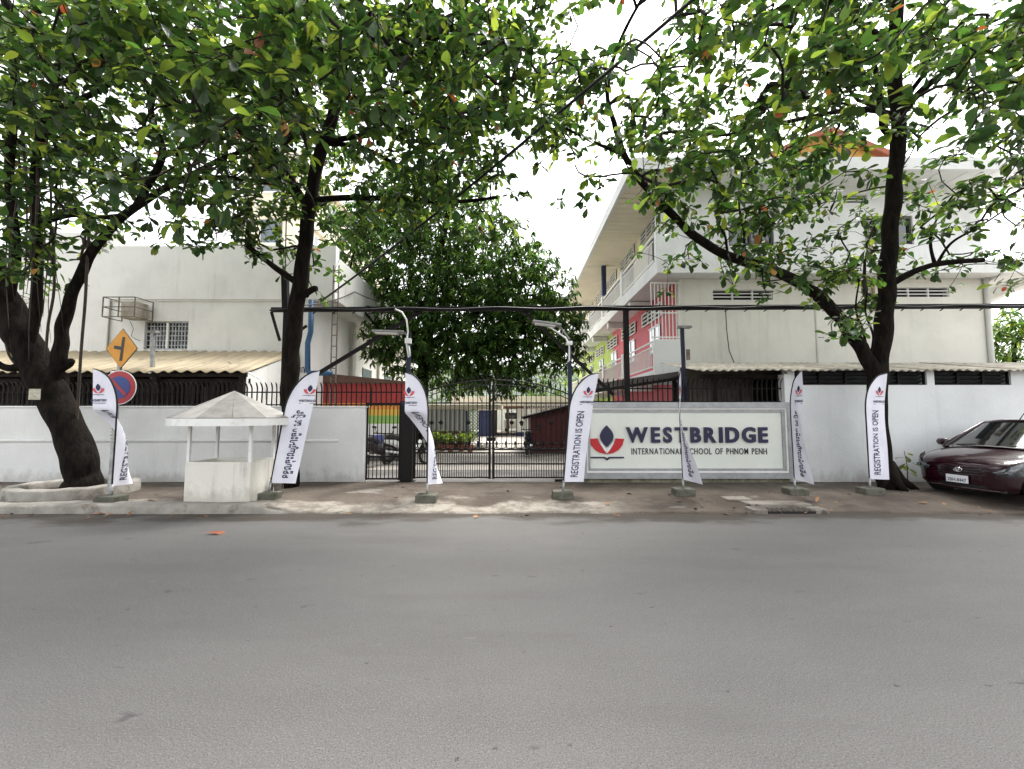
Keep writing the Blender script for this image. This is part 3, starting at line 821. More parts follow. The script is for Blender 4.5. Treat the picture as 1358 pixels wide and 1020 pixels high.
MB().box(xm - .035, xm + .035, LY + .03, LY + .09, wz0 + .051, wz1 - .051).build('mullion', M['whitepaint'], win)
for (a, b_) in ((wx0 + .05, xm - .036), (xm + .036, wx1 - .05)):
    for k in range(1, 6): x = a + (b_ - a) * k / 6; MB().box(x - .012, x + .012, LY + .055, LY + .075, wz0 + .051, wz1 - .051).build('grille_bar', M['galv'], win)
    for k in range(1, 6): z = wz0 + (wz1 - wz0) * k / 6; MB().box(a, b_, LY + .057, LY + .073, z - .011, z + .011).build('grille_bar', M['galv'], win)
MB().box(wx0 - .06, wx1 + .06, LY - .05, LY - .001, wz0 - .05, wz0 - .002).build('sill', M['school_left'], lb)
# side wall details: pilasters, far windows, door heads
for py_ in (16.2, 19.5, 22.8): MB().box(LXC + .001, LXC + .12, py_, py_ + .3, 0, zl - .01).build('pilaster', M['fascia_grey'], lb)
for py_ in (17.6, 20.6, 24): 
    w_ = MB().box(LXC + .002, LXC + .03, py_, py_ + 1.1, 2.2, 3.5).build('window', M['glassblue'], lb)
    for z in (2.17, 3.5): MB().box(LXC + .003, LXC + .07, py_ - .04, py_ + 1.14, z, z + .04).build('frame', M['whitepaint'], w_)
# ladder and blue pipe on the front corner
ld = thing('wall_ladder', 'thin steel rung ladder rising to the roof box corner', 'ladder', (X(441, 12.7), 12.7, 2))
lx0, lx1 = X(437.5, 12.7), X(444.5, 12.7); lz0, lz1 = Z(503, 12.7), Z(352, 12.7)
for x in (lx0, lx1): gate_bar(ld, 'rail', (x, 12.7, .1), (x, 12.7, lz1), .03, .03, 'rust')
for k in range(11): gate_bar(ld, 'rung', (lx0, 12.7, lz0 + k * (lz1 - lz0) / 10.5), (lx1, 12.7, lz0 + k * (lz1 - lz0) / 10.5), .025, .025, 'rust')
bp_ = MB(); Yp = 12.6
bp_.tube([at(413, 398, Yp), at(412, 440, Yp), at(408, 455, Yp), at(408, 492, Yp), at(410, 495, Yp), at(440, 495, Yp)], .08, 10)
tag(bp_.build('drain_pipe', M['blue_pipe'], None, True), 'bent blue pipe fixed to the corner of the white building', 'pipe')
flo = thing('floodlight', 'small tilted floodlight in a dark bracket above the red stripe wall', 'floodlight', at(397, 492, 10.2))
MB().box(at(393, 490, 10.2).x, at(402, 490, 10.2).x, 10.15, 10.25, Z(494, 10.2), Z(488, 10.2)).build('lamp_head', M['led'], flo, bevel=.01)
mb = MB(); mb.tube([at(391, 498, 10.2), at(393, 489, 10.2), at(403, 487, 10.2), at(404, 495, 10.2)], .014, 6); mb.build('bracket', M['black'], flo)

# old air-conditioner cage on the wall
ac = thing('wall_cage', 'empty rusty air conditioner cage bolted to the white wall', 'cage', at(155, 423, LY - .2))
cx0, cx1, cz0, cz1 = X(128, 12.3), X(171, 12.3), Z(420, 12.3), Z(394, 12.3)
dx = .25
for z in (cz0, cz1, (cz0 + cz1) / 2):
    gate_bar(ac, 'cage_bar', (cx0, 12.3, z), (cx1, 12.3, z), .025, .025, 'rust')
    for x in (cx0, cx1): gate_bar(ac, 'cage_bar', (x, 12.3, z), (x, 12.93, z), .022, .022, 'rust')
for x in (cx0, (cx0 + cx1) / 2, cx1): gate_bar(ac, 'cage_bar', (x, 12.3, cz0), (x, 12.3, cz1), .025, .025, 'rust')
for x in (cx0, cx1): gate_bar(ac, 'cage_bar', (x, 12.93, cz0), (x, 12.93, cz1), .025, .025, 'rust')
M['boxboard'] = mat('old_box', (.42, .39, .33), (.24, .2, .15), 3, rough=.8)
MB().box(cx0 + .35, cx1 - .12, 12.5, 12.9, cz0 + .014, cz1 - .08).build('old_box', M['boxboard'], ac)
wr = MB(); wr.tube([at(172, 425, 12.93), at(177, 436, 12.93), at(174, 446, 12.93), at(180, 450, 12.93), at(186, 452, 12.93)], .008, 5)
tag(wr.build('hanging_wire', M['blackgloss'], None, True), 'short dangling wire between rusty cage and grilled window', 'wire')

# tan shed in front of it
sh = thing('lean_to_shed', 'lean-to shed with tan ribbed roof sheets above the white wall', 'shed', (-12, 11.7, 0))
SHX1 = -6.45
zf, zb_ = Z(493, 10.3), Z(466, 12.9)
x = SHX1; i = 0
while x > -24:
    corrugated('roof_sheet', x - .93, x, .3, .032, (10.3, zf + (i % 2) * .009), (12.92, zb_ + (i % 2) * .009), M['tan_sheet'], sh, jag=random.uniform(-.03, .03)); x -= .9; i += 1
MB().bar((-24, 10.42, zf - .07), (SHX1, 10.42, zf - .07), .06, .09).build('purlin', M['timber'], sh)
for k in range(9): 
    x = SHX1 - .1 - k * 2.1
    MB().box(x - .06, x + .06, 10.36, 10.48, .1, zf - .12).build('post', M['timber'], sh)
MB().box(-24, SHX1 - .2, 10.9, 10.95, .1, 2.25).build('back_panel', M['timber'], sh)
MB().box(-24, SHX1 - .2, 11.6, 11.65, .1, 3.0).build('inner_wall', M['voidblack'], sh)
me = make_mesh('slat', [(-.03,-.01,0),(.03,-.01,0),(.03,.01,0),(-.03,.01,0),(-.03,-.01,.75),(.03,-.01,.75),(.03,.01,.75),(-.03,.01,.75)],
               [(0,3,2,1),(4,5,6,7),(0,1,5,4),(1,2,6,5),(2,3,7,6),(3,0,4,7)], [M['timber']])
for k in range(60): link('slat', me, sh, (SHX1 - .2 - k * .1, 10.6, 1.7))
MB().bar((-13, 10.63, 2.35), (SHX1 - .15, 10.63, 2.35), .04, .06).build('slat_rail', M['timber'], sh)
MB().bar((-24, 10.55, zf - .2), (SHX1, 10.55, zf - .2), .05, .1).build('fascia_board', M['timber'], sh)
MB().add([(SHX1 - .02, 10.45, 0), (SHX1 - .02, 12.94, 0), (SHX1 - .02, 12.94, zb_ - .04), (SHX1 - .02, 10.45, zf - .04),
          (SHX1 - .14, 10.45, 0), (SHX1 - .14, 12.94, 0), (SHX1 - .14, 12.94, zb_ - .04), (SHX1 - .14, 10.45, zf - .04)],
         [(0,1,2,3),(7,6,5,4),(0,4,5,1),(1,5,6,2),(2,6,7,3),(3,7,4,0)]).build('gable_wall', M['school_left'], sh)
mb = MB(); mb.tube([at(329, 494, 10.35), at(345, 503, 10.3), at(352, 512, 10.3), at(353, 530, 10.3)], .02, 6); mb.build('downpipe', M['whitepaint'], sh, True)
cj = thing('camera_mast', 'grey mast with a small white camera rising through the tan roof', 'mast', (X(207, 10.7), 10.7, 1.8))
gate_bar(cj, 'mast', (X(205, 10.7), 10.7, .1), at(203, 441, 10.7), .07, .07, 'galv')
gate_bar(cj, 'crossbar', at(196, 440, 10.7), at(209, 440, 10.7), .12, .05, 'led')
MB().box(at(188, 0, 10.2).x, at(198, 0, 10.2).x, 10.0, 10.12, Z(498, 10.1), Z(493, 10.1)).build('camera_body', M['white_plastic'], cj, bevel=.015)
gate_bar(cj, 'bracket', at(197, 495, 10.06), at(205, 492, 10.7), .03, .03, 'galv')

# cream apartment block behind, and its little roof house
ap = thing('apartment_block', 'cream tiled apartment block rising behind the flat white building', 'building', (-19, 34, 0))
AX, AY0, AY1, AZ = -13.4, 26.0, 46.0, 17.5
MB().box(-16.8, AX, AY0, AY1, .1, AZ).build('wall', M['tile_facade'], ap)
for z in (10.6, 14.0): MB().box(-16.85, AX + .25, AY0 - .25, AY1, z, z + .28).build('cornice', M['tile_facade'], ap, bevel=.03)
MB().box(-16.9, AX + .5, AY0 - .5, AY1 + .2, AZ + .002, AZ + .4).build('roof', M['tile_facade'], ap)
for r_ in range(4):
    for k in range(6):
        y0 = AY0 + 1.5 + k * 3.2; z0 = 5.6 + r_ * 3.3
        w_ = MB().box(AX + .002, AX + .05, y0, y0 + 1.3, z0, z0 + 1.5).build('window', M['glassblue'], ap)
        MB().box(AX + .003, AX + .12, y0 - .1, y0 + 1.4, z0 - .1, z0 - .002).build('sill', M['whitepaint'], w_)
        MB().box(AX + .003, AX + .09, y0 + .62, y0 + .68, z0, z0 + 1.5).build('mullion', M['whitepaint'], w_)
    for k in range(1):
        x0 = -15.6 - k * 4; z0 = 5.6 + r_ * 3.3
        w_ = MB().box(x0, x0 + 1.3, AY0 - .05, AY0 - .002, z0, z0 + 1.5).build('window', M['glassblue'], ap)
        MB().box(x0 - .1, x0 + 1.4, AY0 - .12, AY0 - .003, z0 - .1, z0 - .002).build('sill', M['whitepaint'], w_)
rh = thing('roof_house', 'small cream stair house with sloping roof on the flat roof', 'roof house', (X(310, 16), 16, zl + .3))
a, b_ = X(294, 16), X(332, 16)
MB().box(a, b_, 16, 19, zl + .301, Z(318, 16)).build('wall', M['cream'], rh)
MB().add([(a - .2, 15.8, Z(296, 15.8)), (a - .2, 19.2, Z(296, 15.8)), (b_ + 1.2, 19.2, Z(345, 15.8)), (b_ + 1.2, 15.8, Z(345, 15.8)),
          (a - .2, 15.8, Z(296, 15.8) + .2), (a - .2, 19.2, Z(296, 15.8) + .2), (b_ + 1.2, 19.2, Z(345, 15.8) + .2), (b_ + 1.2, 15.8, Z(345, 15.8) + .2)],
         [(0,1,2,3),(7,6,5,4),(0,4,5,1),(1,5,6,2),(2,6,7,3),(3,7,4,0)]).build('roof', M['cream'], rh, fix=True)
w_ = MB().box(X(297, 16), X(318, 16), 15.95, 15.998, Z(350, 16), Z(325, 16)).build('window', M['louvre'], rh)
for k in range(5):
    z = Z(350, 16) + (Z(325, 16) - Z(350, 16)) * k / 5; MB().box(X(297, 16), X(318, 16), 15.9, 15.948, z, z + .03).build('slat', M['whitepaint'], w_)

# ================================================================== RIGHT BUILDING
RY = 13.0
WX, BX, EX_ = X(905, RY), 4.3, 3.45          # wall plane, balcony edge, eave edge
RX1 = X(1319, RY)
F1, F2, EV = 2.95, 6.05, 8.75
YE = 33.0
rb = thing('school_building', 'three-storey cream school block with pink and lime balcony side', 'building', (10, 22, 0))
vents = [(950, 1031, 384.5, 398), (1188, 1269, 381, 394), (985, 1066, 258, 270), (1133, 1166, 258, 269), (1200, 1232, 254, 265)]
wins = [(974, 1036, 288, 326), (1160, 1226, 286, 324)]
holes = [(X(a, RY), X(b_, RY), Z(d, RY), Z(c, RY)) for a, b_, c, d in vents + wins]
def wall_with_holes(name, x0, x1, z0, z1, holes, m, parent):
    hs_ = [h for h in holes if h[2] > z0 - .01 and h[3] < z1 + .01 and h[0] > x0 and h[1] < x1]
    xs = sorted({x0, x1, *[h[0] for h in hs_], *[h[1] for h in hs_]})
    for a, b_ in zip(xs[:-1], xs[1:]):
        mid = (a + b_) / 2; z = z0
        for h in sorted([h for h in hs_ if h[0] < mid < h[1]], key=lambda h: h[2]):
            MB().box(a, b_, RY, RY + .25, z, h[2]).build(name, m, parent); z = h[3]
        MB().box(a, b_, RY, RY + .25, z, z1).build(name, m, parent)
wall_with_holes('wall', WX, RX1, 0, F2 - .28, holes, M['school_right'], rb)
wall_with_holes('wall', X(886, RY), RX1, F2 + .16, EV, holes, M['school_trim'], rb)
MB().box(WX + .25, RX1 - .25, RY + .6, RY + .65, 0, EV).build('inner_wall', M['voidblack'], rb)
MB().box(RX1 - .25, RX1, RY + .251, YE, 0, EV).build('side_wall', M['school_right'], rb)
for i, h in enumerate(holes):
    if i < len(vents):
        v_ = MB().box(h[0], h[1], RY + .2, RY + .22, h[2], h[3]).build('vent', M['voidblack'], rb)
        for k in range(4):
            z = h[2] + (h[3] - h[2]) * k / 3
            MB().box(h[0], h[1], RY + .03, RY + .08, z - .014, z + .014).build('slat', M['school_trim'], v_)
        n = max(1, round((h[1] - h[0]) / .6))
        for k in range(n + 1):
            x = h[0] + (h[1] - h[0]) * k / n; MB().box(x - .02, x + .02, RY + .028, RY + .085, h[2], h[3]).build('divider', M['school_trim'], v_)
    else:
        v_ = MB().box(h[0], h[1], RY + .12, RY + .14, h[2], h[3]).build('window', M['glassdark'], rb)
        for a, b_, c, d in ((h[0], h[1], h[3] - .06, h[3]), (h[0], h[1], h[2], h[2] + .06), (h[0], h[0] + .06, h[2], h[3]), (h[1] - .06, h[1], h[2], h[3]), ((h[0]+h[1])/2 - .03, (h[0]+h[1])/2 + .03, h[2], h[3])):
            MB().box(a, b_, RY + .06 + .001 * random.random(), RY + .118, c, d).build('frame', M['louvre'], v_)
MB().box(WX + .12, WX + .125, RY - .01, RY - .002, F1, F2 - .3).build('joint', M['fascia_grey'], rb)
jx = X(1087, RY); MB().box(jx - .02, jx + .02, RY - .02, RY - .002, F1, F2 - .3).build('joint', M['fascia_grey'], rb)
# floor slabs with the balcony overhang
MB().box(BX, RX1 + 2.6, RY - .55, YE, F2 - .27, F2 + .15).build('slab', M['school_trim'], rb, bevel=.015)
MB().box(BX, WX - .001, RY - .02, YE, F1 - .3, F1).build('slab', M['school_trim'], rb, bevel=.015)
for y in np.arange(RY + 2.6, YE, 3.6): 
    for f in (F1, F2): MB().box(BX + .05, WX - .002, y, y + .25, f - .55 if f == F2 else f - .5, f - .302).build('bracket_beam', M['school_trim'], rb)
# bracket under the slab on the right end
for x in (RX1 + .02, RX1 + 1.3): MB().add([(x, RY - .5, F2 - .271), (x, RY + 1.5, F2 - .271), (x, RY + 1.5, F2 - .8), (x + .2, RY - .5, F2 - .271), (x + .2, RY + 1.5, F2 - .271), (x + .2, RY + 1.5, F2 - .8)],
        [(0,2,1),(3,4,5),(0,1,4,3),(1,2,5,4),(2,0,3,5)]).build('bracket', M['school_trim'], rb)
# side wall painted by bays
YP = 21.8
for (y0, y1, z0, z1, m) in ((RY + .251, YP, 0, F2 - .28, 'pink'), (YP + .001, YE, 0, F2 - .28, 'lime'), (RY + .251, YE, F2 + .151, EV - .002, 'cream')):
    MB().box(WX, WX + .2, y0, y1, z0, z1).build('balcony_wall', M[m], rb)
MB().box(WX - .02, WX - .001, RY + .252, RY + 1.3, F1, F2 - .29).build('red_panel', M['red'], rb)
# eave, soffit planks, roof
MB().box(EX_, RX1 + 1.4, RY - 1.0, RY - .9, EV - .05, EV + .32).build('fascia', M['school_trim'], rb)
MB().box(EX_, EX_ + .1, RY - .899, YE + .5, EV - .05, EV + .32).build('fascia', M['school_trim'], rb)
for k in range(60):
    y0 = RY - .898 + k * .345
    MB().box(EX_ + .101, WX + .3, y0, y0 + .315, EV + .001, EV + .03).build('soffit_board', M['cream'], rb)
for k in range(14):
    x0 = WX + .301 + k * .8
    MB().box(x0, x0 + .77, RY - .898, RY + .26, EV + .002, EV + .031).build('soffit_board', M['school_trim'], rb)
MB().box(EX_ + .11, RX1 + 1.3, RY - .88, YE, EV + .05, EV + .3).build('roof_deck', M['fascia_grey'], rb)
rz = EV + .33
xa, xb, ya, yb = EX_ + .6, RX1 + .8, RY - .2, YE
MB().add([(xa, ya, rz), (xb, ya, rz), (xb, yb, rz), (xa, yb, rz), ((xa+xb)/2, ya + 4.5, rz + 1.9), ((xa+xb)/2, yb - 4, rz + 1.9)],
         [(0,1,4),(1,2,5,4),(2,3,5),(3,0,4,5),(3,2,1,0)]).build('roof', M['terracotta'], rb)
gxc = X(1100, RY)
gb = MB(); gb.prism([(-2.4, 0), (2.4, 0), (0, 1.05)], (gxc, RY - .4, rz), (1, 0, 0), (0, 0, 1), (0, 1, 0), .25)
gb.build('gable', M['ochre'], rb, fix=True)
for s in (-1, 1): MB().bar((gxc + s * 2.6, RY - .45, rz - .02), (gxc, RY - .45, rz + 1.14), .35, .16).build('gable_trim', M['terracotta'], rb)
# corner box of the upper balcony and parapet ends
MB().box(BX + .001, X(884, RY), RY - .5, RY - .3, F2 + .151, F2 + 1.05).build('parapet_end', M['school_trim'], rb, bevel=.01)
MB().box(BX + .001, WX - .003, RY - .15, RY + .05, F1 - .45, F1 + .92).build('parapet_end', M['school_trim'], rb, bevel=.01)
# railings with individual balusters
def railing(f, y0, y1, m, step=.13):
    t = MB().bar((BX + .06, y0, f + .9), (BX + .06, y1, f + .9), .05, .05).build('railing', M['whitepaint'], rb)
    MB().bar((BX + .06, y0, f + .12), (BX + .06, y1, f + .12), .04, .04).build('bottom_rail', M['whitepaint'], t)
    MB().bar((BX + .06, y0, f + .74), (BX + .06, y1, f + .74), .03, .03).build('mid_rail', M['whitepaint'], t)
    me = make_mesh('baluster', [(sx * .011, sy * .011, z) for z in (0, .59) for sx, sy in ((-1,-1),(1,-1),(1,1),(-1,1))],
                   [(3,2,1,0),(4,5,6,7),(0,1,5,4),(1,2,6,5),(2,3,7,6),(3,0,4,7)], [M[m]])
    n = int((y1 - y0) / step)
    for k in range(1, n): link('baluster', me, t, (BX + .06, y0 + (y1 - y0) * k / n, f + .142))
ys = [RY + .1 + k * 3.6 for k in range(6)]
for k in range(5):
    railing(F1, ys[k] + .15, ys[k + 1] - .15, 'whitepaint'); railing(F2 + .15, ys[k] + .15 - (.3 if k == 0 else 0), ys[k + 1] - .15, 'whitepaint')
for y in ys[1:]:
    MB().box(BX + .002, BX + .16, y - .14, y + .14, F1 + .001, F1 + 1.0).build('railing_pier', M['school_trim'], rb)
    MB().box(BX + .002, BX + .16, y - .14, y + .14, F2 + .151, F2 + 1.2).build('railing_pier', M['school_trim'], rb)
for y in ys[2::2]: MB().box(BX + .02, BX + .22, y - .1, y + .1, F2 + 1.201, EV - .002).build('column', M['navy_wall'], rb)
# vents, windows and doors on the balcony wall
MB().box(WX - .012, WX - .002, 18.4, YE - .1, F2 + 1.1, F2 + 2.1).build('navy_panel', M['navy_wall'], rb)
for k in range(6):
    y0 = RY + 1.5 + k * 3.1
    for f in (F1, F2 + .15):
        v_ = MB().box(WX - .03, WX - .004, y0, y0 + 2.1, f + 2.05, f + 2.5).build('vent', M['voidblack'], rb)
        for j in range(4): z = f + 2.05 + .15 * j; MB().box(WX - .08, WX - .031, y0 - .05, y0 + 2.15, z - .02, z + .02).build('slat', M['whitepaint'], v_)
        for j in range(4): y = y0 + 2.1 * j / 3; MB().box(WX - .081, WX - .0312, y - .03, y + .03, f + 2.03, f + 2.52).build('divider', M['whitepaint'], v_)
        w_ = MB().box(WX - .04, WX - .006, y0 + .2, y0 + 1.3, f + .9, f + 1.75).build('window', M['glassdark'], rb)
        for (a, b_, c, d) in ((y0 + .15, y0 + 1.35, f + .84, f + .9), (y0 + .15, y0 + 1.35, f + 1.75, f + 1.81), (y0 + .73, y0 + .78, f + .9, f + 1.75)): MB().box(WX - .06, WX - .041, a, b_, c, d).build('frame', M['glassblue'], w_)
# white safety grille closing the front end of the first-floor balcony
gr = MB().bar((X(866, RY), RY - .04, F2 - .42), (WX - .02, RY - .04, F2 - .42), .05, .05).build('safety_grille', M['whitepaint'], rb)
for k in range(9):
    x = X(866, RY) + (WX - .03 - X(866, RY)) * k / 8; MB().bar((x, RY - .04, F1 + .93), (x, RY - .04, F2 - .44), .022, .022).build('bar', M['whitepaint'], gr)
for z in (F1 + 1.0, F1 + 1.75): MB().bar((X(866, RY), RY - .045, z), (WX - .02, RY - .045, z), .035, .035).build('crossbar', M['whitepaint'], gr)
gr = MB().bar((BX + .03, RY - .36, F2 + 1.75), (X(884, RY), RY - .36, F2 + 1.75), .04, .04).build('safety_grille', M['whitepaint'], rb)
for k in range(6):
    x = BX + .04 + (X(884, RY) - BX - .06) * k / 5; MB().bar((x, RY - .36, F2 + 1.06), (x, RY - .36, EV - .01), .02, .02).build('bar', M['whitepaint'], gr)
dp = MB(); dp.tube([(X(1168, 12.9), 12.93, Z(300, 12.9)), (X(1168, 12.9), 12.93, Z(412, 12.9))], .045, 10); dp.build('downpipe', mat('pipe_tan', (.35, .27, .15), rough=.6), rb, True)
dp = MB(); dp.tube([(RX1 - .06, RY - .06, .1), (RX1 - .06, RY - .06, F2 - .28)], .07, 10); dp.build('downpipe', M['fascia_grey'], rb, True)
dp = MB(); dp.tube([at(962, 408, 12.9), at(964, 440, 12.9), at(967, 465, 12.9), at(973, 480, 12.9), at(978, 483, 12.9)], .014, 5)
tag(dp.build('hanging_wire', M['blackgloss'], None, True), 'long dangling wire hanging down the bare cream wall to the corrugated roof', 'wire')

# corrugated shed on the right
sh = thing('lean_to_shed', 'lean-to shed with grey corrugated roof sheets above the strip openings', 'shed', (10, 10.6, 0))
zf, zb_ = Z(491, 9.35), Z(482, 11.6)
x = X(912, 9.9); i = 0
while x < 24:
    corrugated('roof_sheet', x, x + 1.03, .178, .022, (9.36, zf + .011 * (i % 2)), (11.6, zb_ + .011 * (i % 2)), M['fibre_sheet'], sh, jag=random.uniform(-.05, .04)); x += 1.0; i += 1
MB().box(X(930, 9.9), 24, 9.85, 9.93, zf - .14, zf - .05).build('purlin', M['timber'], sh)
MB().box(X(905, 11.4), 24, 11.4, 11.5, .1, zb_ - .06).build('back_wall', M['shedwall'], sh)
for k in range(6):
    xx = X(945, 9.9) + k * 3.3; MB().box(xx, xx + .1, 9.86, 9.96, .1, zf - .141).build('post', M['timber'], sh)
for k in range(10):
    xx = X(1000, 11.3) + k * 1.1; MB().box(xx, xx + .7, 11.34, 11.399, 1.9, 2.5).build('shutter_panel', M['timber'], sh)
tp = thing('low_roof', 'dark sloping mono-pitch roof seen behind the spear fence', 'roof', (X(800, 12), 12, .1))
MB().add([at(770, 520, 11), at(900, 500, 11), at(900, 492, 13), at(770, 512, 13), at(770, 524, 11), at(900, 504, 11), at(900, 496, 13), at(770, 516, 13)],
         [(0,1,2,3),(7,6,5,4),(0,4,5,1),(1,5,6,2),(2,6,7,3),(3,7,4,0)]).build('roof_sheet', M['timber'], tp, fix=True)
for px in (775, 895): MB().box(X(px, 11.4) - .05, X(px, 11.4) + .05, 11.35, 11.45, .1, Z(521 if px < 800 else 502, 11.4)).build('post', M['timber'], tp)

# ================================================================== COURTYARD
rwl = thing('striped_wall', 'low wall painted in rainbow stripes beyond the pedestrian gate', 'wall', (X(480, 14), 14, .1))
st = [(583, 660, 'st_grey'), (576, 589, 'st_blue'), (562, 577, 'whitepaint'), (551, 562, 'st_green'), (543, 551, 'st_yellow'), (535, 543, 'st_orange'), (509, 535, 'st_red')]
zs = [.1] + [Z(q[0], 14) for q in st]; zs[1] = Z(589, 14)
edges = [.1, Z(589, 14), Z(577, 14), Z(562, 14), Z(551, 14), Z(543, 14), Z(535, 14), Z(509, 14)]
for k, q in enumerate(st):
    MB().box(X(402, 14), X(548, 14), 14, 14.2, edges[k] + (.001 if k else 0), edges[k + 1]).build('stripe', M[q[2]], rwl)
MB().add([(X(398, 14), 13.95, edges[-1] + .001), (X(552, 14), 13.95, edges[-1] + .001), (X(552, 14), 14.25, edges[-1] + .001), (X(398, 14), 14.25, edges[-1] + .001),
          (X(398, 14), 13.95, edges[-1] + .42), (X(552, 14), 13.95, edges[-1] + .04), (X(552, 14), 14.25, edges[-1] + .04), (X(398, 14), 14.25, edges[-1] + .42)],
         [(0,3,2,1),(4,5,6,7),(0,1,5,4),(1,2,6,5),(2,3,7,6),(3,0,4,7)]).build('capping', M['brown'], rwl)

gh = thing('guard_house', 'low grey louvred hut with brown base behind the wide gate', 'hut', (X(595, 19), 20, .1))
a, b_ = X(560, 19), X(617, 19)
MB().box(a, b_, 19, 22, .1, Z(572, 19)).build('base', M['brown'], gh)
MB().box(a + .05, b_ - .05, 19.05, 22, Z(572, 19) + .001, Z(543, 19)).build('wall', M['grey_building'], gh)
for k in range(9): x = a + .15 + k * (b_ - a - .3) / 8; MB().box(x - .015, x + .015, 19.0, 19.049, Z(571, 19), Z(544, 19)).build('slat', M['whitepaint'], gh)
MB().box(a - .5, b_ + 1.6, 18.6, 22.5, Z(543, 19) + .002, Z(536, 18.6)).build('roof', M['cream'], gh, bevel=.03)
cl = thing('lattice_column', 'pale green lattice column beside the grey hut', 'column', (X(627, 19), 19, .1))
for px in (619, 636): gate_bar(cl, 'post', (X(px, 19), 19, .1), (X(px, 19), 19, Z(545, 19)), .08, .08, 'navy_wall')
for k in range(12):
    z0 = .2 + k * .15
    gate_bar(cl, 'lath', (X(620, 19), 18.98, z0), (X(635, 19), 18.98, min(z0 + .5, 2.0)), .03, .03, 'green_lattice')
    gate_bar(cl, 'lath', (X(620, 19), 19.02, min(z0 + .5, 2.0)), (X(635, 19), 19.02, z0), .03, .03, 'green_lattice')
gw = thing('passage_building', 'far white and navy building with an open dark passage', 'building', (X(660, 30), 32, .1))
zt2 = Z(541, 30)
MB().box(X(636, 30), X(652, 30), 30, 36, .1, zt2).build('navy_wall', M['navy_wall'], gw)
MB().box(X(686, 30), X(700, 30), 30, 36, .1, zt2).build('pillar', M['whitepaint'], gw)
MB().box(X(685.5, 30), X(700.5, 30), 29.95, 29.998, .1, Z(573, 30)).build('pillar_base', M['navy_wall'], gw)
MB().box(X(600, 30), X(760, 30), 29.6, 38, zt2 + .002, zt2 + .8).build('upper_wall', M['cream'], gw)
MB().box(X(600, 30), X(760, 30), 29.4, 29.598, zt2 - .05, zt2 + .12).build('awning', M['brown'], gw)
for px in (656, 672): MB().box(X(px, 35), X(px + 3, 35), 35, 35.1, .1, zt2).build('column', M['cream'], gw)
MB().box(X(560, 44), X(800, 44), 44, 50, .1, 2.2).build('back_wall', M['whitepaint'], gw)
MB().box(X(540, 46), X(800, 46), 50.1, 56, .1, 7).build('back_block', M['grey_building'], gw)
pv = thing('parked_van', 'small white van parked far inside the passage', 'van', (X(680, 38), 38, .1))
MB().box(-.8 + X(680, 38), .8 + X(680, 38), 38, 41, .4, 1.2).build('body', M['whitepaint'], pv, bevel=.1)
MB().box(-.7 + X(680, 38), .7 + X(680, 38), 38.2, 41, 1.201, 1.8).build('cabin', M['glassdark'], pv, bevel=.1)
for s in (-.6, .6): MB().box(X(680, 38) + s - .1, X(680, 38) + s + .1, 38.2, 38.8, .1, .6).build('wheel', M['tyre'], pv, bevel=.05)
ds = thing('red_shed', 'dark red boarded shed with sloping roof inside the gate', 'shed', (X(740, 17), 18, .1))
a, b_ = X(704, 17), X(772, 17)
MB().box(a, b_, 17.2, 20, .1, Z(553, 17)).build('wall', M['darkred'], ds)
for k in range(10): x = a + k * (b_ - a) / 10; MB().box(x + .01, x + .17, 17.15, 17.199, .2, Z(554, 17)).build('board', M['darkred'], ds)
MB().add([(a - .3, 16.7, Z(556, 17)), (b_ + .4, 16.7, Z(533, 17)), (b_ + .4, 20.5, Z(533, 17)), (a - .3, 20.5, Z(556, 17)), (a - .3, 16.7, Z(556, 17) + .1), (b_ + .4, 16.7, Z(533, 17) + .1), (b_ + .4, 20.5, Z(533, 17) + .1), (a - .3, 20.5, Z(556, 17) + .1)],
         [(0,3,2,1),(4,5,6,7),(0,1,5,4),(1,2,6,5),(2,3,7,6),(3,0,4,7)]).build('roof', M['timber'], ds)
MB().add([(a + .1, 17.19, Z(553, 17)), (b_, 17.19, Z(553, 17)), (b_, 17.19, Z(534, 17)), (a + .1, 17.3, Z(553, 17)), (b_, 17.3, Z(553, 17)), (b_, 17.3, Z(534, 17))], [(0,1,2),(5,4,3),(0,3,4,1),(1,4,5,2),(2,5,3,0)]).build('gable', M['darkred'], ds)
lt = thing('white_screen', 'white diagonal lattice screen above the red shed', 'screen', (X(715, 21), 21, 2))
for k in range(16):
    x = X(697, 21) + k * .12
    gate_bar(lt, 'lath', (x, 21, Z(556, 21)), (x + .45, 21, Z(534, 21)), .03, .03, 'whitepaint'); gate_bar(lt, 'lath', (x + .45, 21.03, Z(556, 21)), (x, 21.03, Z(534, 21)), .03, .03, 'whitepaint')
for x in (X(696, 21), X(745, 21)): gate_bar(lt, 'post', (x, 21.06, .1), (x, 21.06, Z(533, 21)), .08, .08, 'whitepaint')

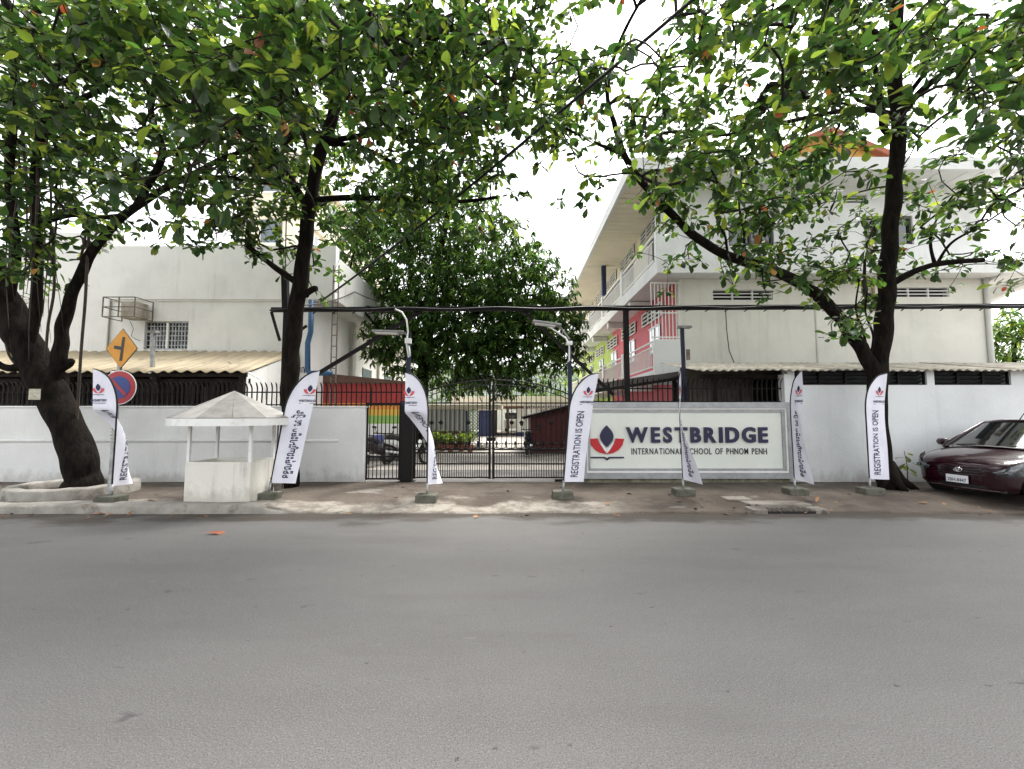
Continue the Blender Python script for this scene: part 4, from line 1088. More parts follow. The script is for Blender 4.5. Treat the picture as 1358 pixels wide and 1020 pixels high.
def motorbike(label, x, y, rz, m):
    t = thing('motorbike', label, 'motorbike', (x, y, .1), 'motorbikes parked in the courtyard')
    t.rotation_euler = (0, R(6), rz)
    def P(mb, name, mm, sm=False):
        me = make_mesh(name, mb.v, mb.f, [M[mm]], None, sm); return link(name, me, t, WORLD[t.name])
    for wx in (-.6, .6):
        w = MB(); w.tube([(wx + .24 * math.cos(q), 0, .29 + .24 * math.sin(q)) for q in np.linspace(0, 2 * math.pi, 19)], .045, 6); wo_ = P(w, 'wheel', 'tyre', True)
        w = MB(); w.tube([(wx, -.04, .29), (wx, .04, .29)], .07, 8); P(w, 'hub', 'galv')
    b = MB(); b.tube([(-.75, 0, .62), (-.45, 0, .62), (-.1, 0, .5), (.2, 0, .45), (.35, 0, .75)], [.05, .12, .13, .11, .06], 8); P(b, 'body', m, True)
    b = MB(); b.tube([(-.7, 0, .76), (-.4, 0, .77), (0, 0, .7)], [.06, .12, .08], 8); P(b, 'seat', 'trimblack', True)
    b = MB(); b.tube([(.6, 0, .29), (.45, 0, .7), (.38, 0, .95)], .04, 8); P(b, 'fork', 'galv')
    b = MB(); b.tube([(.3, -.33, .98), (.4, -.15, .97), (.4, .15, .97), (.3, .33, .98)], .02, 6); P(b, 'handlebar', 'trimblack')
    b = MB(); b.tube([(.5, 0, .84), (.38, 0, .86)], [.09, .06], 10); P(b, 'headlight', 'lens')
    for s in (-1, 1):
        b = MB(); b.tube([(.34, .26 * s, .98), (.32, .33 * s, 1.15)], .01, 5); b.tube([(.31, .28 * s, 1.15), (.31, .4 * s, 1.16)], .035, 6); P(b, 'mirror', 'trimblack')
    b = MB(); b.tube([(0, -.14, .3), (-.7, -.16, .36)], .04, 8); P(b, 'exhaust', 'chrome')
motorbike('dark motorbike parked against the rainbow wall by the left gate jamb', X(497, 12.4), 12.6, R(75), 'trimblack')
motorbike('light-coloured motorbike parked beside the black gate post', X(532, 12.4), 13.2, R(20), 'whitepaint')
motorbike('dark motorbike parked in front of the red shed', X(702, 15.6), 15.9, R(80), 'navy')

# ================================================================== PAVEMENT FURNITURE
# kiosk booth
KX0, KX1, KY0, KY1 = X(249, 7.32), X(335, 7.32), 7.34, 8.1
kb = thing('roofed_booth', 'small white open booth with faceted grey pyramid roof beside the kerb', 'booth', ((KX0+KX1)/2, 7.7, .12))
kz = pave_z(KX0, 7.5) - .01; kt = Z(613, KY0)
for (a, b_, c, d) in ((KX0, KX1, KY0, KY0 + .05), (KX0, KX1, KY1 - .05, KY1), (KX0, KX0 + .05, KY0 + .051, KY1 - .051), (KX1 - .05, KX1, KY0 + .051, KY1 - .051)):
    MB().box(a, b_, c, d, kz, kt).build('side_board', M['kiosk'], kb, bevel=.006)
MB().box(KX0 + .051, KX1 - .051, KY0 + .052, KY1 - .052, kt - .12, kt - .1).build('counter', M['concrete'], kb)
ze = Z(565, 7.3); za = Z(519, 7.7)
for x in (KX0 + .03, KX1 - .03):
    for y in (KY0 + .03, KY1 - .03): gate_bar(kb, 'post', (x, y, kt - .3), (x, y, ze + .06), .045, .045, 'whitepaint')
kc = Vector(((KX0 + KX1) / 2 - .02, (KY0 + KY1) / 2, 0)); KR = .98
n = 12
ring = [kc + Vector((KR * math.cos(2*math.pi*k/n), KR * .93 * math.sin(2*math.pi*k/n), ze + .13)) for k in range(n)]
apex = kc + Vector((0, 0, za))
for k in range(n):
    p, q = ring[k], ring[(k + 1) % n]
    mid = (p + q) / 2
    g = [p.lerp(mid, .012) , q.lerp(mid, .012), apex]
    up = Vector((0, 0, .012))
    MB().add(g + [v + up for v in g], [(2,1,0),(3,4,5),(0,1,4,3),(1,2,5,4),(2,0,3,5)]).build('roof_panel', M['kiosk_roof'], kb)
    o1, o2 = p - Vector((0, 0, .002)), q - Vector((0, 0, .002)); i1, i2 = kc.lerp(p, .975), kc.lerp(q, .975)
    i1.z = i2.z = o1.z; dn = Vector((0, 0, -.12))
    MB().add([o1, o2, i2, i1, o1 + dn, o2 + dn, i2 + dn, i1 + dn], [(3,2,1,0),(4,5,6,7),(0,1,5,4),(1,2,6,5),(2,3,7,6),(3,0,4,7)]).build('fascia', M['whitepaint'], kb)
MB().lathe([(KR * .9, ze + .015), (KR * .9, ze + .03)], kc, 12).build('ceiling', M['kiosk'], kb)

# traffic signs on one pole
ty = 7.75
ts = thing('road_sign', 'yellow side-road diamond over a red and blue no-parking disc on one pole', 'sign', (X(148, 7.75), 7.75, .1))
pb, pt = at(145, 662, 7.68), at(160, 468, ty + .2)
MB().bar(pb - Vector((0, 0, .03)), pt, .055, .055).build('pole', M['galv'], ts)
def disc(c, r, y, t, n=40): return [(c.x + r * math.cos(2*math.pi*k/n), c.z + r * math.sin(2*math.pi*k/n)) for k in range(n)]
def plate(name, poly, y, th, m, par): return MB().prism(poly, (0, y, 0), (1, 0, 0), (0, 0, 1), (0, 1, 0), th).build(name, m, par, fix=True)
c1 = at(161.5, 462, 7.88); h = .405
def diamond(c, h): return [(c.x - h * .78, c.z), (c.x, c.z - h), (c.x + h * .78, c.z), (c.x, c.z + h)]
pd = plate('warning_plate', diamond(c1, .375), 7.88, .012, M['sign_black'], ts)
plate('yellow_field', diamond(c1, .362), 7.875, .0045, M['sign_yellow'], pd)
u = .375 / 28
def sp(px, py): return (c1.x + (px - 161.5) * u, c1.z - (py - 462) * u * .97)
plate('side_road_mark', [sp(159.5, 480), sp(163.5, 480), sp(165.5, 446), sp(162, 445.5), sp(161, 459.5), sp(151.5, 458), sp(151, 462.5), sp(160.8, 464.5)], 7.871, .0035, M['sign_black'], pd)
c2 = at(158, 514, 7.84)
pd = plate('prohibition_plate', disc(c2, .312, 0, 0), 7.84, .01, M['whitepaint'], ts)
plate('red_ring', disc(c2, .3, 0, 0), 7.835, .0045, M['sign_red'], pd)
plate('blue_field', disc(c2, .205, 0, 0), 7.831, .0035, M['sign_blue'], pd)
u2 = Vector((.7071, .7071)); w2 = .028
plate('red_bar', [(c2.x - .19 * .7071 - w2 * .7071, c2.z + .19 * .7071 - w2 * .7071), (c2.x + .19 * .7071 - w2 * .7071, c2.z - .19 * .7071 - w2 * .7071),
                  (c2.x + .19 * .7071 + w2 * .7071, c2.z - .19 * .7071 + w2 * .7071), (c2.x - .19 * .7071 + w2 * .7071, c2.z + .19 * .7071 + w2 * .7071)], 7.827, .0035, M['sign_red'], pd)
mb = MB()
for k in range(7):
    p = pb.lerp(pt, .36 + .022 * k); mb.bar(p + Vector((-.04, -.034, -.01)), p + Vector((.03 + .012 * (k % 3), -.034, .012)), .01, .016 + .006 * (k % 2))
mb.build('peeling_tape', M['paper'], ts)

# planter ring round the leaning tree
T1 = Vector((X(112, 8.35), 8.35, .12))
pr = thing('planter_ring', 'low round concrete ring around the leaning black-trunked tree', 'planter', T1 + Vector((.1, -.25, 0)))
mb = MB(); n = 40; prof = [(.98, -.06), (.97, .17), (.93, .2), (.76, .2), (.73, .17), (.73, .05)]
cx, cy = T1.x + .05, T1.y - .1
vs = [Vector((cx + r * math.cos(2*math.pi*k/n) , cy + r * .92 * math.sin(2*math.pi*k/n), .11 + z + .008 * math.sin(k * 1.7))) for r, z in prof for k in range(n)]
mb.add(vs, [(i*n+k, i*n+(k+1) % n, (i+1)*n+(k+1) % n, (i+1)*n+k) for i in range(len(prof)-1) for k in range(n)])
mb.build('rim', M['concrete_pale'], pr, True)
MB().lathe([(.735, .13), (.74, .19), (.3, .23), (.02, .25)], (cx, cy, 0), 24).build('soil', M['soil'], pr, True)

# ---------------------------------------------------------------- feather flags
KH = 'ទទួលចុះឈេ្មាះចូលេរៀន'
def flag(label, base, phi, twist, lean, txt, W=.52, Wb=.45, H0=.27, bel=.05, tipz=2.27, grp=None):
    bx, by = base; bz = pave_z(bx, by)
    t = thing('feather_flag', label, 'flag', (bx, by, bz))
    T0, T1_ = tipz - .72, tipz
    def pole_s(tt): return 0 if tt <= T0 else W * (1 - math.sqrt(max(0, 1 - ((tt - T0) / .72) ** 2)))
    def ang(tt):
        k = min(1, (T0 - tt) / (T0 - H0)) ** (.65 if abs(twist) > 1.2 else 1.1) if tt < T0 else 0
        return phi + twist * k
    def ctr(tt): return Vector((bx + lean * tt, by, bz + tt))
    def pos(s, tt, off=0.0):
        a = ang(tt); d = Vector((math.cos(a), math.sin(a), 0)); nrm = Vector((math.sin(a), -math.cos(a), 0))
        u = s / W
        wob = bel * u * math.sin(2.4 * tt + 1.2 + phi) + .012 * math.sin(9 * u + 5 * tt) * u
        return ctr(tt) + d * s + nrm * (wob + off) + (nrm * (.13 * math.sin(math.pi * min(1, u)) * math.sin(math.pi * min(1, max(0, (ang(tt) - phi) / twist)))) if abs(twist) > 1.2 else Vector()) - Vector((0, 0, .03 * u * (1 - sstep(H0, T0, tt))))
    def free(tt): return Wb + (W - Wb) * (tt - H0) / (T1_ - H0)
    NT, NS = 44, 12; V = []; F = []
    for i in range(NT + 1):
        tt = H0 + (T1_ - H0) * i / NT; a, b_ = pole_s(tt), free(tt)
        for j in range(NS + 1): V.append(pos(a + (b_ - a) * j / NS, tt))
    for i in range(NT):
        for j in range(NS): F.append((i*(NS+1)+j, i*(NS+1)+j+1, (i+1)*(NS+1)+j+1, (i+1)*(NS+1)+j))
    mb = MB(); mb.add(V, F); cl_ = mb.build('cloth', M['cloth'], t, True)
    # pole sleeve: straight, then bent over the top edge
    pp = [ctr(.06)] + [ctr(q) for q in np.linspace(.3, T0, 5)] + [pos(pole_s(q), q) + Vector((0, 0, .004)) for q in T0 + .72 * np.sin(np.linspace(.12, math.pi / 2, 12))]
    mb = MB(); mb.tube(pp, [.011] * 3 + [.013] * (len(pp) - 6) + [.011, .009, .006], 8); mb.build('pole', M['blackgloss'], t, True)
    mb = MB(); mb.tube([ctr(.06) + Vector((0, 0, 0)), ctr(.3) + Vector((0, -.002, 0))], .022, 8); mb.build('spigot', M['galv'], t, True)
    mb = MB(); mb.box(bx - .185, bx + .185, by - .14, by + .14, bz - .03, bz + .115); mb.build('base_block', M['block'], t, bevel=.02)
    # print, on both faces of the thin cloth
    def printed(name, V2, F2, m):
        V2 = [(v[0], v[1]) for v in V2]
        vs = [pos(max(pole_s(y) + .004, x), y, .006) for x, y in V2] + [pos(max(pole_s(y) + .004, x), y, -.006) for x, y in V2]
        k = len(V2); MB().add(vs, list(F2) + [tuple(reversed([k + i for i in f])) for f in F2]).build(name, M[m], cl_)
    g, f = text_geo(txt, 1, 0, .012 if txt[0] == 'R' else .03)
    mx = max(v.x for v in g); mn = min(v.x for v in g)
    span = 1.2 if txt[0] == 'R' else 1.2; hgt = .15 if txt[0] == 'R' else .235
    g = fit(g, 0, 0, hgt, span)
    printed('lettering', [((.13 if txt[0] == 'R' else .09) + (hgt - v.y) + .04 * (v.x / span), H0 + .09 + v.x) for v in g], f, 'cloth_ink')
    g, f = text_geo('WESTBRIDGE', 1, 0, .03); g = fit(g, .2, T0 + .18, .042, .3)
    printed('school_name', [(v.x, v.y - .02) for v in g], f, 'cloth_ink')
    printed('name_line', [(.21, T0 + .13), (.49, T0 + .13), (.49, T0 + .138), (.21, T0 + .138)], [(0, 1, 2, 3)], 'cloth_ink')
    def put(poly, c, lay):
        P2 = [(.355 + x, T0 + .34 + y) for x, y in poly]
        nm = {'navy': 'emblem_bud', 'red': 'emblem_petal', 'white': 'emblem_highlight'}[c]
        if c == 'white': return
        k = len(P2); cxx = sum(p[0] for p in P2) / k; cyy = sum(p[1] for p in P2) / k
        printed(nm, P2, [tuple(range(k))], 'cloth_ink' if c == 'navy' else 'cloth_red')
    emblem(None, .13, put)
    return t
RG = 'REGISTRATION IS OPEN'
def bpos(px, Y): return (X(px, Y), Y)
flag('white feather flag twisted over itself in front of the no-parking disc', bpos(156, 7.42), R(180), R(-92), .0, RG, W=.46)
flag('white feather flag with Khmer lettering leaning beside the roofed booth', bpos(360, 7.72), R(14), R(10), .155, KH, W=.47, Wb=.4)
flag('white feather flag twisted over itself in front of the wide gate', bpos(568, 7.75), R(180), R(-126), .0, RG, W=.42)
flag('white feather flag reading registration is open at the signboard edge beside the gate', bpos(745, 7.95), R(14), R(14), .085, RG, W=.52, Wb=.42)
flag('white feather flag with Khmer lettering blown thin across the signboard lettering', bpos(903, 8.1), R(-111), R(46), -.02, KH)
flag('white feather flag with Khmer lettering seen narrow at the signboard far end', bpos(1049, 8.2), R(-104), R(22), -.01, KH)
flag('white feather flag reading registration is open in front of the forked tree trunk', bpos(1147, 8.2), R(10), R(10), .0, RG, W=.5, Wb=.52)
# frayed broom hanging at the foot of the booth-side flag
brm = MB()
bc = Vector((X(370, 7.9), 7.9, .12))
for k in range(70):
    a = random.uniform(0, 6.28); r_ = random.uniform(0, .1)
    p = bc + Vector((r_ * math.cos(a), r_ * .5 * math.sin(a), .34)); q = bc + Vector((r_ * 1.7 * math.cos(a) + random.gauss(0, .02), r_ * .9 * math.sin(a), .01 + random.uniform(0, .08)))
    brm.tube([p, p.lerp(q, .5) + Vector((random.gauss(0, .015), 0, 0)), q], .005, 4)
brm.tube([bc + Vector((0, 0, .3)), bc + Vector((-.05, .1, 1.35))], .014, 6)
tag(brm.build('straw_broom', mat('straw', (.2, .18, .15), (.12, .11, .09), 20, rough=.95)), 'grey frayed broom propped behind the Khmer flag by the booth', 'broom')

# ---------------------------------------------------------------- drain inlet
dy_ = KERB_Y + .14; d0, d1 = X(1003, dy_), X(1068, dy_)
dr = thing('drain_inlet', 'broken concrete drain inlet with dark slot at the road edge', 'drain', ((d0+d1)/2, dy_, 0))
MB().box(d0, d1, dy_ - .16, dy_ + .16, -.02, .035).build('pit', M['voidblack'], dr)
for (a, b_, c, d, z) in ((d0 - .12, d1 + .1, dy_ + .1, dy_ + .42, .1), (d0 - .22, d0 + .02, dy_ - .18, dy_ + .099, .07), (d1 - .03, d1 + .2, dy_ - .17, dy_ + .099, .065)):
    MB().box(a, b_, c, d, -.02, z).build('edge_slab', M['concrete'], dr, bevel=.02)
for k in range(9): x = d0 + .06 + k * (d1 - d0 - .12) / 8; MB().box(x - .01, x + .01, dy_ - .15, dy_ + .09, .036, .05).build('grate_bar', M['rust'], dr)
MB().box(d0 - .32, d0 + .12, dy_ + .44, dy_ + .74, .08, .115).build('loose_slab', M['concrete'], dr, bevel=.012)

# ================================================================== CAR
CO = Vector((8.1, 7.86, .085))
car = thing('hatchback_car', 'dark red hatchback parked on the pavement against the white wall', 'car', CO, None, R(9))
car.scale = (1, 1, .97)
#        x     w    z0   zmid zbelt ztop
ST = [(0.00, .52, .28, .42, .575, .61), (0.03, .66, .22, .43, .63, .68), (.10, .75, .19, .46, .69, .75), (.22, .805, .18, .48, .745, .81), (.42, .832, .17, .5, .795, .87),
      (.64, .842, .17, .5, .84, .93), (.84, .846, .17, .5, .875, .975), (1.4, .85, .17, .5, .9, .955), (2.5, .85, .17, .5, .94, .98),
      (3.2, .83, .18, .5, .95, 1.0), (3.5, .78, .22, .5, .92, .98), (3.62, .7, .28, .5, .86, .9)]
def ringpts(s):
    x, w, z0, zm, zb, zt = s
    h = [(w * .80, z0), (w * .965, z0 + .05), (w, zm), (w * .99, (zm + zb) / 2 + .02), (w * .955, zb), (w * .86, zb + (zt - zb) * .45), (w * .5, zt - .012), (0, zt)]
    bot = [(0, z0)]
    r_ = bot + h
    return [(x, y, z) for y, z in r_] + [(x, -y, z) for y, z in reversed(r_[1:-1])]
def car_part(name, V, F, m, sub=0, smooth=True, parent=None, cut=None, crease=None):
    me = make_mesh(name, V, F, [M[m]], None, smooth)
    bm = bmesh.new(); bm.from_mesh(me); bmesh.ops.recalc_face_normals(bm, faces=bm.faces); bm.to_mesh(me); bm.free()
    o = link(name, me, parent or car, CO)
    if sub:
        md = o.modifiers.new('s', 'SUBSURF'); md.levels = md.render_levels = sub
    if cut:
        for c in cut:
            md = o.modifiers.new('b', 'BOOLEAN'); md.operation = 'DIFFERENCE'; md.object = c; md.solver = 'EXACT'
        dg = bpy.context.evaluated_depsgraph_get()
        nm = bpy.data.meshes.new_from_object(o.evaluated_get(dg)); o.modifiers.clear(); o.data = nm
    return o
V = [p for s in ST for p in ringpts(s)]; k = len(ringpts(ST[0])); F = []
for i in range(len(ST) - 1):
    for j in range(k): F.append((i*k+j, i*k+(j+1) % k, (i+1)*k+(j+1) % k, (i+1)*k+j))
F += [tuple(range(k)), tuple((len(ST)-1)*k + j for j in range(k))]
cutters = []
for wx in (.6, 2.88):
    for s in (-1, 1):
        c = MB(); c.tube([(wx, s * .55, .3), (wx, s * 1.0, .3)], .345, 28)
        me = make_mesh('cutter', c.v, c.f); co = bpy.data.objects.new('cutter', me); COL.objects.link(co); co.location = CO; cutters.append(co)
bpy.context.view_layer.update()
body = car_part('body', V, F, 'car', 2, True, None, cutters)
for c in cutters: bpy.data.objects.remove(c)
MB().box(CO.x + .25, CO.x + 3.6, CO.y - .55, CO.y + .55, CO.z + .16, CO.z + .6).build('chassis', M['trimblack'], car)
# cabin
def cab(x, wb, zb, wt, zt): return (x, wb, zb, wt, zt)
def quad_grid(A, B, C, D, n, m_, bow):
    """A,B bottom corners, C,D top corners; bow pushes the middle along bow vector"""
    V = []; F = []
    for i in range(m_ + 1):
        t = i / m_
        for j in range(n + 1):
            u = j / n; p = Vector(A).lerp(Vector(B), u).lerp(Vector(D).lerp(Vector(C), u), t)
            V.append(p + Vector(bow) * (4 * u * (1 - u)))
    for i in range(m_):
        for j in range(n): F.append((i*(n+1)+j, i*(n+1)+j+1, (i+1)*(n+1)+j+1, (i+1)*(n+1)+j))
    return V, F
V, F = quad_grid((.80, -.745, .935), (.80, .745, .935), (1.5, .575, 1.405), (1.5, -.575, 1.405), 10, 5, (-.11, 0, .012))
ws = car_part('windscreen', V, F, 'glassdark')
V, F = quad_grid((1.49, -.585, 1.41), (1.49, .585, 1.41), (3.15, .57, 1.42), (3.15, -.57, 1.42), 10, 6, (0, 0, .055))
for v in V:
    if v.x < 1.6: v.x -= .1 * (1 - (v.y / .585) ** 2)
nV = len(V); V = V + [v - Vector((0, 0, .05)) for v in V]
F = F + [tuple(reversed([nV + i for i in f])) for f in F]
n1 = 11; F += [(i + 1, i, nV + i, nV + i + 1) for i in range(10)] + [(i * n1, (i + 1) * n1, nV + (i + 1) * n1, nV + i * n1) for i in range(6)] + [((i + 1) * n1 + 10, i * n1 + 10, nV + i * n1 + 10, nV + (i + 1) * n1 + 10) for i in range(6)]
roof = car_part('roof', V, F, 'car')
mb = MB(); mb.tube([CO + Vector((1.6, .1, 1.46)), CO + Vector((1.8, .05, 1.76))], [.01, .004], 6); mb.build('antenna', M['trimblack'], car)
V, F = quad_grid((3.5, -.72, .98), (3.5, .72, .98), (3.17, .55, 1.4), (3.17, -.55, 1.4), 8, 4, (.06, 0, 0)); car_part('rear_window', V, F, 'glassdark')
for s in (-1, 1):
    mb = MB(); mb.tube([CO + Vector(p) for p in ((.76, s * .775, .9), (1.06, s * .715, 1.12), (1.5, s * .6, 1.4), (2.0, s * .6, 1.435))], [.05, .035, .035, .03], 8); mb.build('front_pillar', M['car'], car, True)
    V, F = quad_grid((.93, s * .77, .93), (1.95, s * .775, .95), (1.95, s * .6, 1.405), (1.5, s * .6, 1.395), 6, 4, (0, s * .01, 0)); car_part('side_window', V, F, 'glassdark')
    V, F = quad_grid((2.02, s * .775, .95), (3.05, s * .76, .97), (2.85, s * .59, 1.405), (2.02, s * .6, 1.405), 6, 4, (0, s * .01, 0)); car_part('side_window', V, F, 'glassdark')
    mb = MB(); mb.tube([CO + Vector(p) for p in ((1.98, s * .79, .93), (1.98, s * .61, 1.42))], .04, 8); mb.build('middle_pillar', M['trimblack'], car, True)
    mb = MB(); mb.tube([CO + Vector(p) for p in ((3.3, s * .77, .95), (3.0, s * .6, 1.41))], .11, 8); mb.build('rear_pillar', M['car'], car, True)
    # mirror
    mb = MB(); q = CO + Vector((.96, s * .93, .98))
    mb.tube([q + Vector((0, -.1, .0)), q + Vector((0, -.07, .01)), q + Vector((0, .07, .01)), q + Vector((0, .1, 0))], [.045, .075, .075, .045], 12)
    mr = mb.build('mirror', M['car'], car, True)
    mb = MB(); mb.tube([CO + Vector((.98, s * .78, .93)), CO + Vector((.97, s * .87, .96))], .025, 6); mb.build('mirror_arm', M['trimblack'], mr)
    # wheels
    for wx in (.6, 2.88):
        c = CO + Vector((wx, s * .73, .3))
        mb = MB(); pr_ = [(.19, -.09), (.27, -.1), (.295, -.07), (.3, 0), (.295, .07), (.27, .1), (.19, .09)]
        nn = 28; vs = [c + Vector((r_ * math.cos(2*math.pi*q_/nn), d, r_ * math.sin(2*math.pi*q_/nn))) for r_, d in pr_ for q_ in range(nn)]
        mb.add(vs, [(i*nn+q_, i*nn+(q_+1) % nn, (i+1)*nn+(q_+1) % nn, (i+1)*nn+q_) for i in range(len(pr_)-1) for q_ in range(nn)])
        wh = mb.build('wheel', M['tyre'], car, True, fix=True)
        mb = MB(); mb.tube([c + Vector((0, s * .02, 0)), c + Vector((0, s * .085, 0))], [.195, .185], 24)
        mb.build('rim', M['galv'], wh)
        for q_ in range(5):
            a = 2 * math.pi * q_ / 5; mb = MB(); mb.bar(c + Vector((0, s * .09, 0)), c + Vector((.17 * math.cos(a), s * .095, .17 * math.sin(a))), .02, .05); mb.build('spoke', M['chrome'], wh)
        mb = MB(); mb.tube([c + Vector((.34 * math.cos(a), s * .085, .34 * math.sin(a))) for a in np.linspace(-.15, math.pi + .15, 15)], .018, 6); mb.build('arch_lip', M['car'], car, True)
# surface lookup on the loft
def surf(x, j, s=1, off=0.0):
    i = max(q for q in range(len(ST) - 1) if ST[q][0] <= x); t = (x - ST[i][0]) / (ST[i+1][0] - ST[i][0])
    j0 = int(math.floor(j)); f = j - j0
    def P(i_): 
        r_ = ringpts(ST[i_]); a = Vector(r_[j0]); b = Vector(r_[j0 + 1]); return a.lerp(b, f)
    p = P(i).lerp(P(i + 1), t); d = Vector((-.55, p.y * .9, .35)).normalized()
    p = p + d * off; p.y *= s; return p
for s in (-1, 1):
    # headlamp patch: swept back over the corner
    V = []; F = []; n, m_ = 10, 5
    wv = [q[1] * .99 for q in ST[:6]]; xv = [q[0] for q in ST[:6]]; bv = [q[4] for q in ST[:6]]
    for i in range(n + 1):
        u = i / n; yy = .47 + .345 * u
        x = float(np.interp(yy, wv, xv)); zh = float(np.interp(yy, wv, bv)) + .03 - .03 * (1 - u); zl_ = .455 + .12 * max(0, u - .35) + .07 * (1 - u) ** 2
        for jj in range(m_ + 1):
            t_ = jj / m_
            V.append(Vector((x - .014 - .014 * math.sin(math.pi * t_) + .02 * t_, s * (yy + .012), zl_ + (zh - zl_) * t_)))
    for i in range(n):
        for jj in range(m_): F.append((i*(m_+1)+jj, i*(m_+1)+jj+1, (i+1)*(m_+1)+jj+1, (i+1)*(m_+1)+jj))
    hl = car_part('headlight', V, F, 'lens')
    c = Vector((.012, s * .69, .565)) + CO
    mb = MB(); mb.tube([c + Vector((.03, 0, 0)), c + Vector((-.008, s * .006, .004))], [.03, .036], 16); mb.build('reflector', M['lens'], hl)
    c = surf(.3, 2.6, s, .004) + CO
    mb = MB(); mb.bar(c, c + Vector((.12, s * .014, .01)), .02, .045); mb.build('indicator', M['amber'], car)
    mb = MB(); c = surf(.07, 1.7, s, .01) + CO; c.y = CO.y + s * .56; mb.tube([c + Vector((.03, 0, 0)), c + Vector((-.012, 0, 0))], .05, 14); mb.build('fog_lamp', M['lens'], car)
    # bonnet shut line and wiper
    mb = MB(); mb.tube([CO + surf(x, 5.15, s, .002) for x in np.linspace(.1, .8, 12)], .004, 5); mb.build('bonnet_seam', M['trimblack'], car)
# grille bars, emblem, plate, intake
for z, hw, x in ((.60, .42, -.002), (.555, .43, -.018), (.51, .43, -.026), (.465, .42, -.028)):
    mb = MB(); mb.tube([CO + Vector((x + .1 * (abs(y) / .5) ** 2.2, y, z + .02 * (abs(y) / .5) ** 2)) for y in np.linspace(-hw, hw, 13)], .018, 6); mb.build('grille_bar', M['car'], car, True)
for z, hw, x in ((.578, .42, -.004), (.533, .42, -.014), (.488, .41, -.019)):
    mb = MB(); mb.tube([CO + Vector((x + .1 * (abs(y) / .5) ** 2.2, y, z + .02 * (abs(y) / .5) ** 2)) for y in np.linspace(-hw, hw, 13)], .016, 6); mb.build('grille_gap', M['trimblack'], car, True)
mb = MB(); ec = CO + Vector((-.05, 0, .545))
mb.tube([ec + Vector((0, .062 * math.cos(q), .038 * math.sin(q))) for q in np.linspace(0, 2*math.pi, 25)], .007, 6)
mb.tube([ec + Vector((0, .04 * math.cos(q), .013 + .018 * math.sin(q))) for q in np.linspace(0, 2*math.pi, 19)], .005, 6)
mb.tube([ec + Vector((0, .016 * math.cos(q), .035 * math.sin(q))) for q in np.linspace(0, 2*math.pi, 19)], .005, 6)
mb.build('emblem', M['chrome'], car, True)
pl = CO + Vector((-.045, .03, .37))
pt_ = MB().box(pl.x, pl.x + .012, pl.y - .17, pl.y + .17, pl.z - .07, pl.z + .07).build('number_plate', M['plate'], car, bevel=.004)
MB().box(pl.x + .0125, pl.x + .06, pl.y - .12, pl.y + .12, pl.z - .05, pl.z + .05).build('plate_bracket', M['trimblack'], car)
g, f = text_geo('2BH-8447', 1, 0, .02); g = fit(g, 0, 0, .062, .29)
MB().add([Vector((pl.x - .0015, pl.y + .145 - v.x, pl.z - .05 + v.y)) for v in g], f).build('plate_number', M['plate_ink'], pt_)
for (z0, z1, hw, x) in ((.2, .3, .5, -.012),):
    V, F = quad_grid((x, -hw, z0), (x, hw, z0), (x - .015, hw, z1), (x - .015, -hw, z1), 14, 2, (0, 0, 0))
    for v in V: v.x += .13 * (abs(v.y) / .6) ** 2.4
    car_part('air_intake', V, F, 'trimblack')
mb = MB(); mb.tube([CO + Vector((-.012 + .14 * (abs(y) / .6) ** 2.4, y, .215)) for y in np.linspace(-.58, .58, 15)], .03, 8); mb.build('bumper_lip', M['car'], car, True)
for y0, y1 in ((.55, -.02), (.0, -.55)):
    mb = MB(); mb.tube([CO + Vector((.75, y0, .965)), CO + Vector((.76, (y0 + y1) / 2, .985)), CO + Vector((.8, y1, .975))], .011, 6); mb.build('wiper', M['trimblack'], car)
V, F = quad_grid((.73, -.74, .925), (.73, .74, .925), (.83, .745, .945), (.83, -.745, .945), 10, 2, (-.075, 0, .035)); car_part('cowl', V, F, 'trimblack')

# ================================================================== TREES
def catmull(P, n=6):
    P = [Vector(p) for p in P]; out = []
    for i in range(len(P) - 1):
        p0, p1, p2, p3 = P[max(i-1, 0)], P[i], P[i+1], P[min(i+2, len(P)-1)]
        for k in range(n):
            t = k / n
            out.append(.5 * ((2*p1) + (p2-p0)*t + (2*p0-5*p1+4*p2-p3)*t*t + (3*p1-p0-3*p2+p3)*t*t*t))
    out.append(P[-1]); return out

def leaf_variant(curl, fold, kind):
    """leaf along +X, unit length; obovate almond leaf or narrow mango leaf"""
    if kind == 'almond': prof = [(0, .012), (.12, .02), (.36, .11), (.62, .21), (.82, .222), (.94, .13), (1.0, 0)]
    else: prof = [(0, .01), (.25, .11), (.6, .13), (1.0, 0)]
    V = []; F = []
    for i, (x, w) in enumerate(prof):
        z = -curl * x * x
        V += [(x, w, z + fold * w), (x, 0, z), (x, -w, z + fold * w)]
    for i in range(len(prof) - 1):
        b = i * 3; F += [(b, b+1, b+4, b+3), (b+1, b+2, b+5, b+4)]
    return np.array(V, dtype=np.float32), np.array(F, dtype=np.int32)

def rot_frames(D, roll):
    """(n,3) leaf directions + roll -> (n,3,3) with columns x (along leaf), y, z"""
    D = D / np.linalg.norm(D, axis=1, keepdims=True)
    up = np.tile(np.array([[0, 0, 1.0]]), (len(D), 1))
    Yv = np.cross(up, D); nrm = np.linalg.norm(Yv, axis=1, keepdims=True)
    Yv = np.where(nrm > 1e-3, Yv / np.maximum(nrm, 1e-6), np.array([[0, 1.0, 0]]))
    Zv = np.cross(D, Yv)
    c, s = np.cos(roll)[:, None], np.sin(roll)[:, None]
    Y2 = Yv * c + Zv * s; Z2 = -Yv * s + Zv * c
    return np.stack([D, Y2, Z2], axis=2)

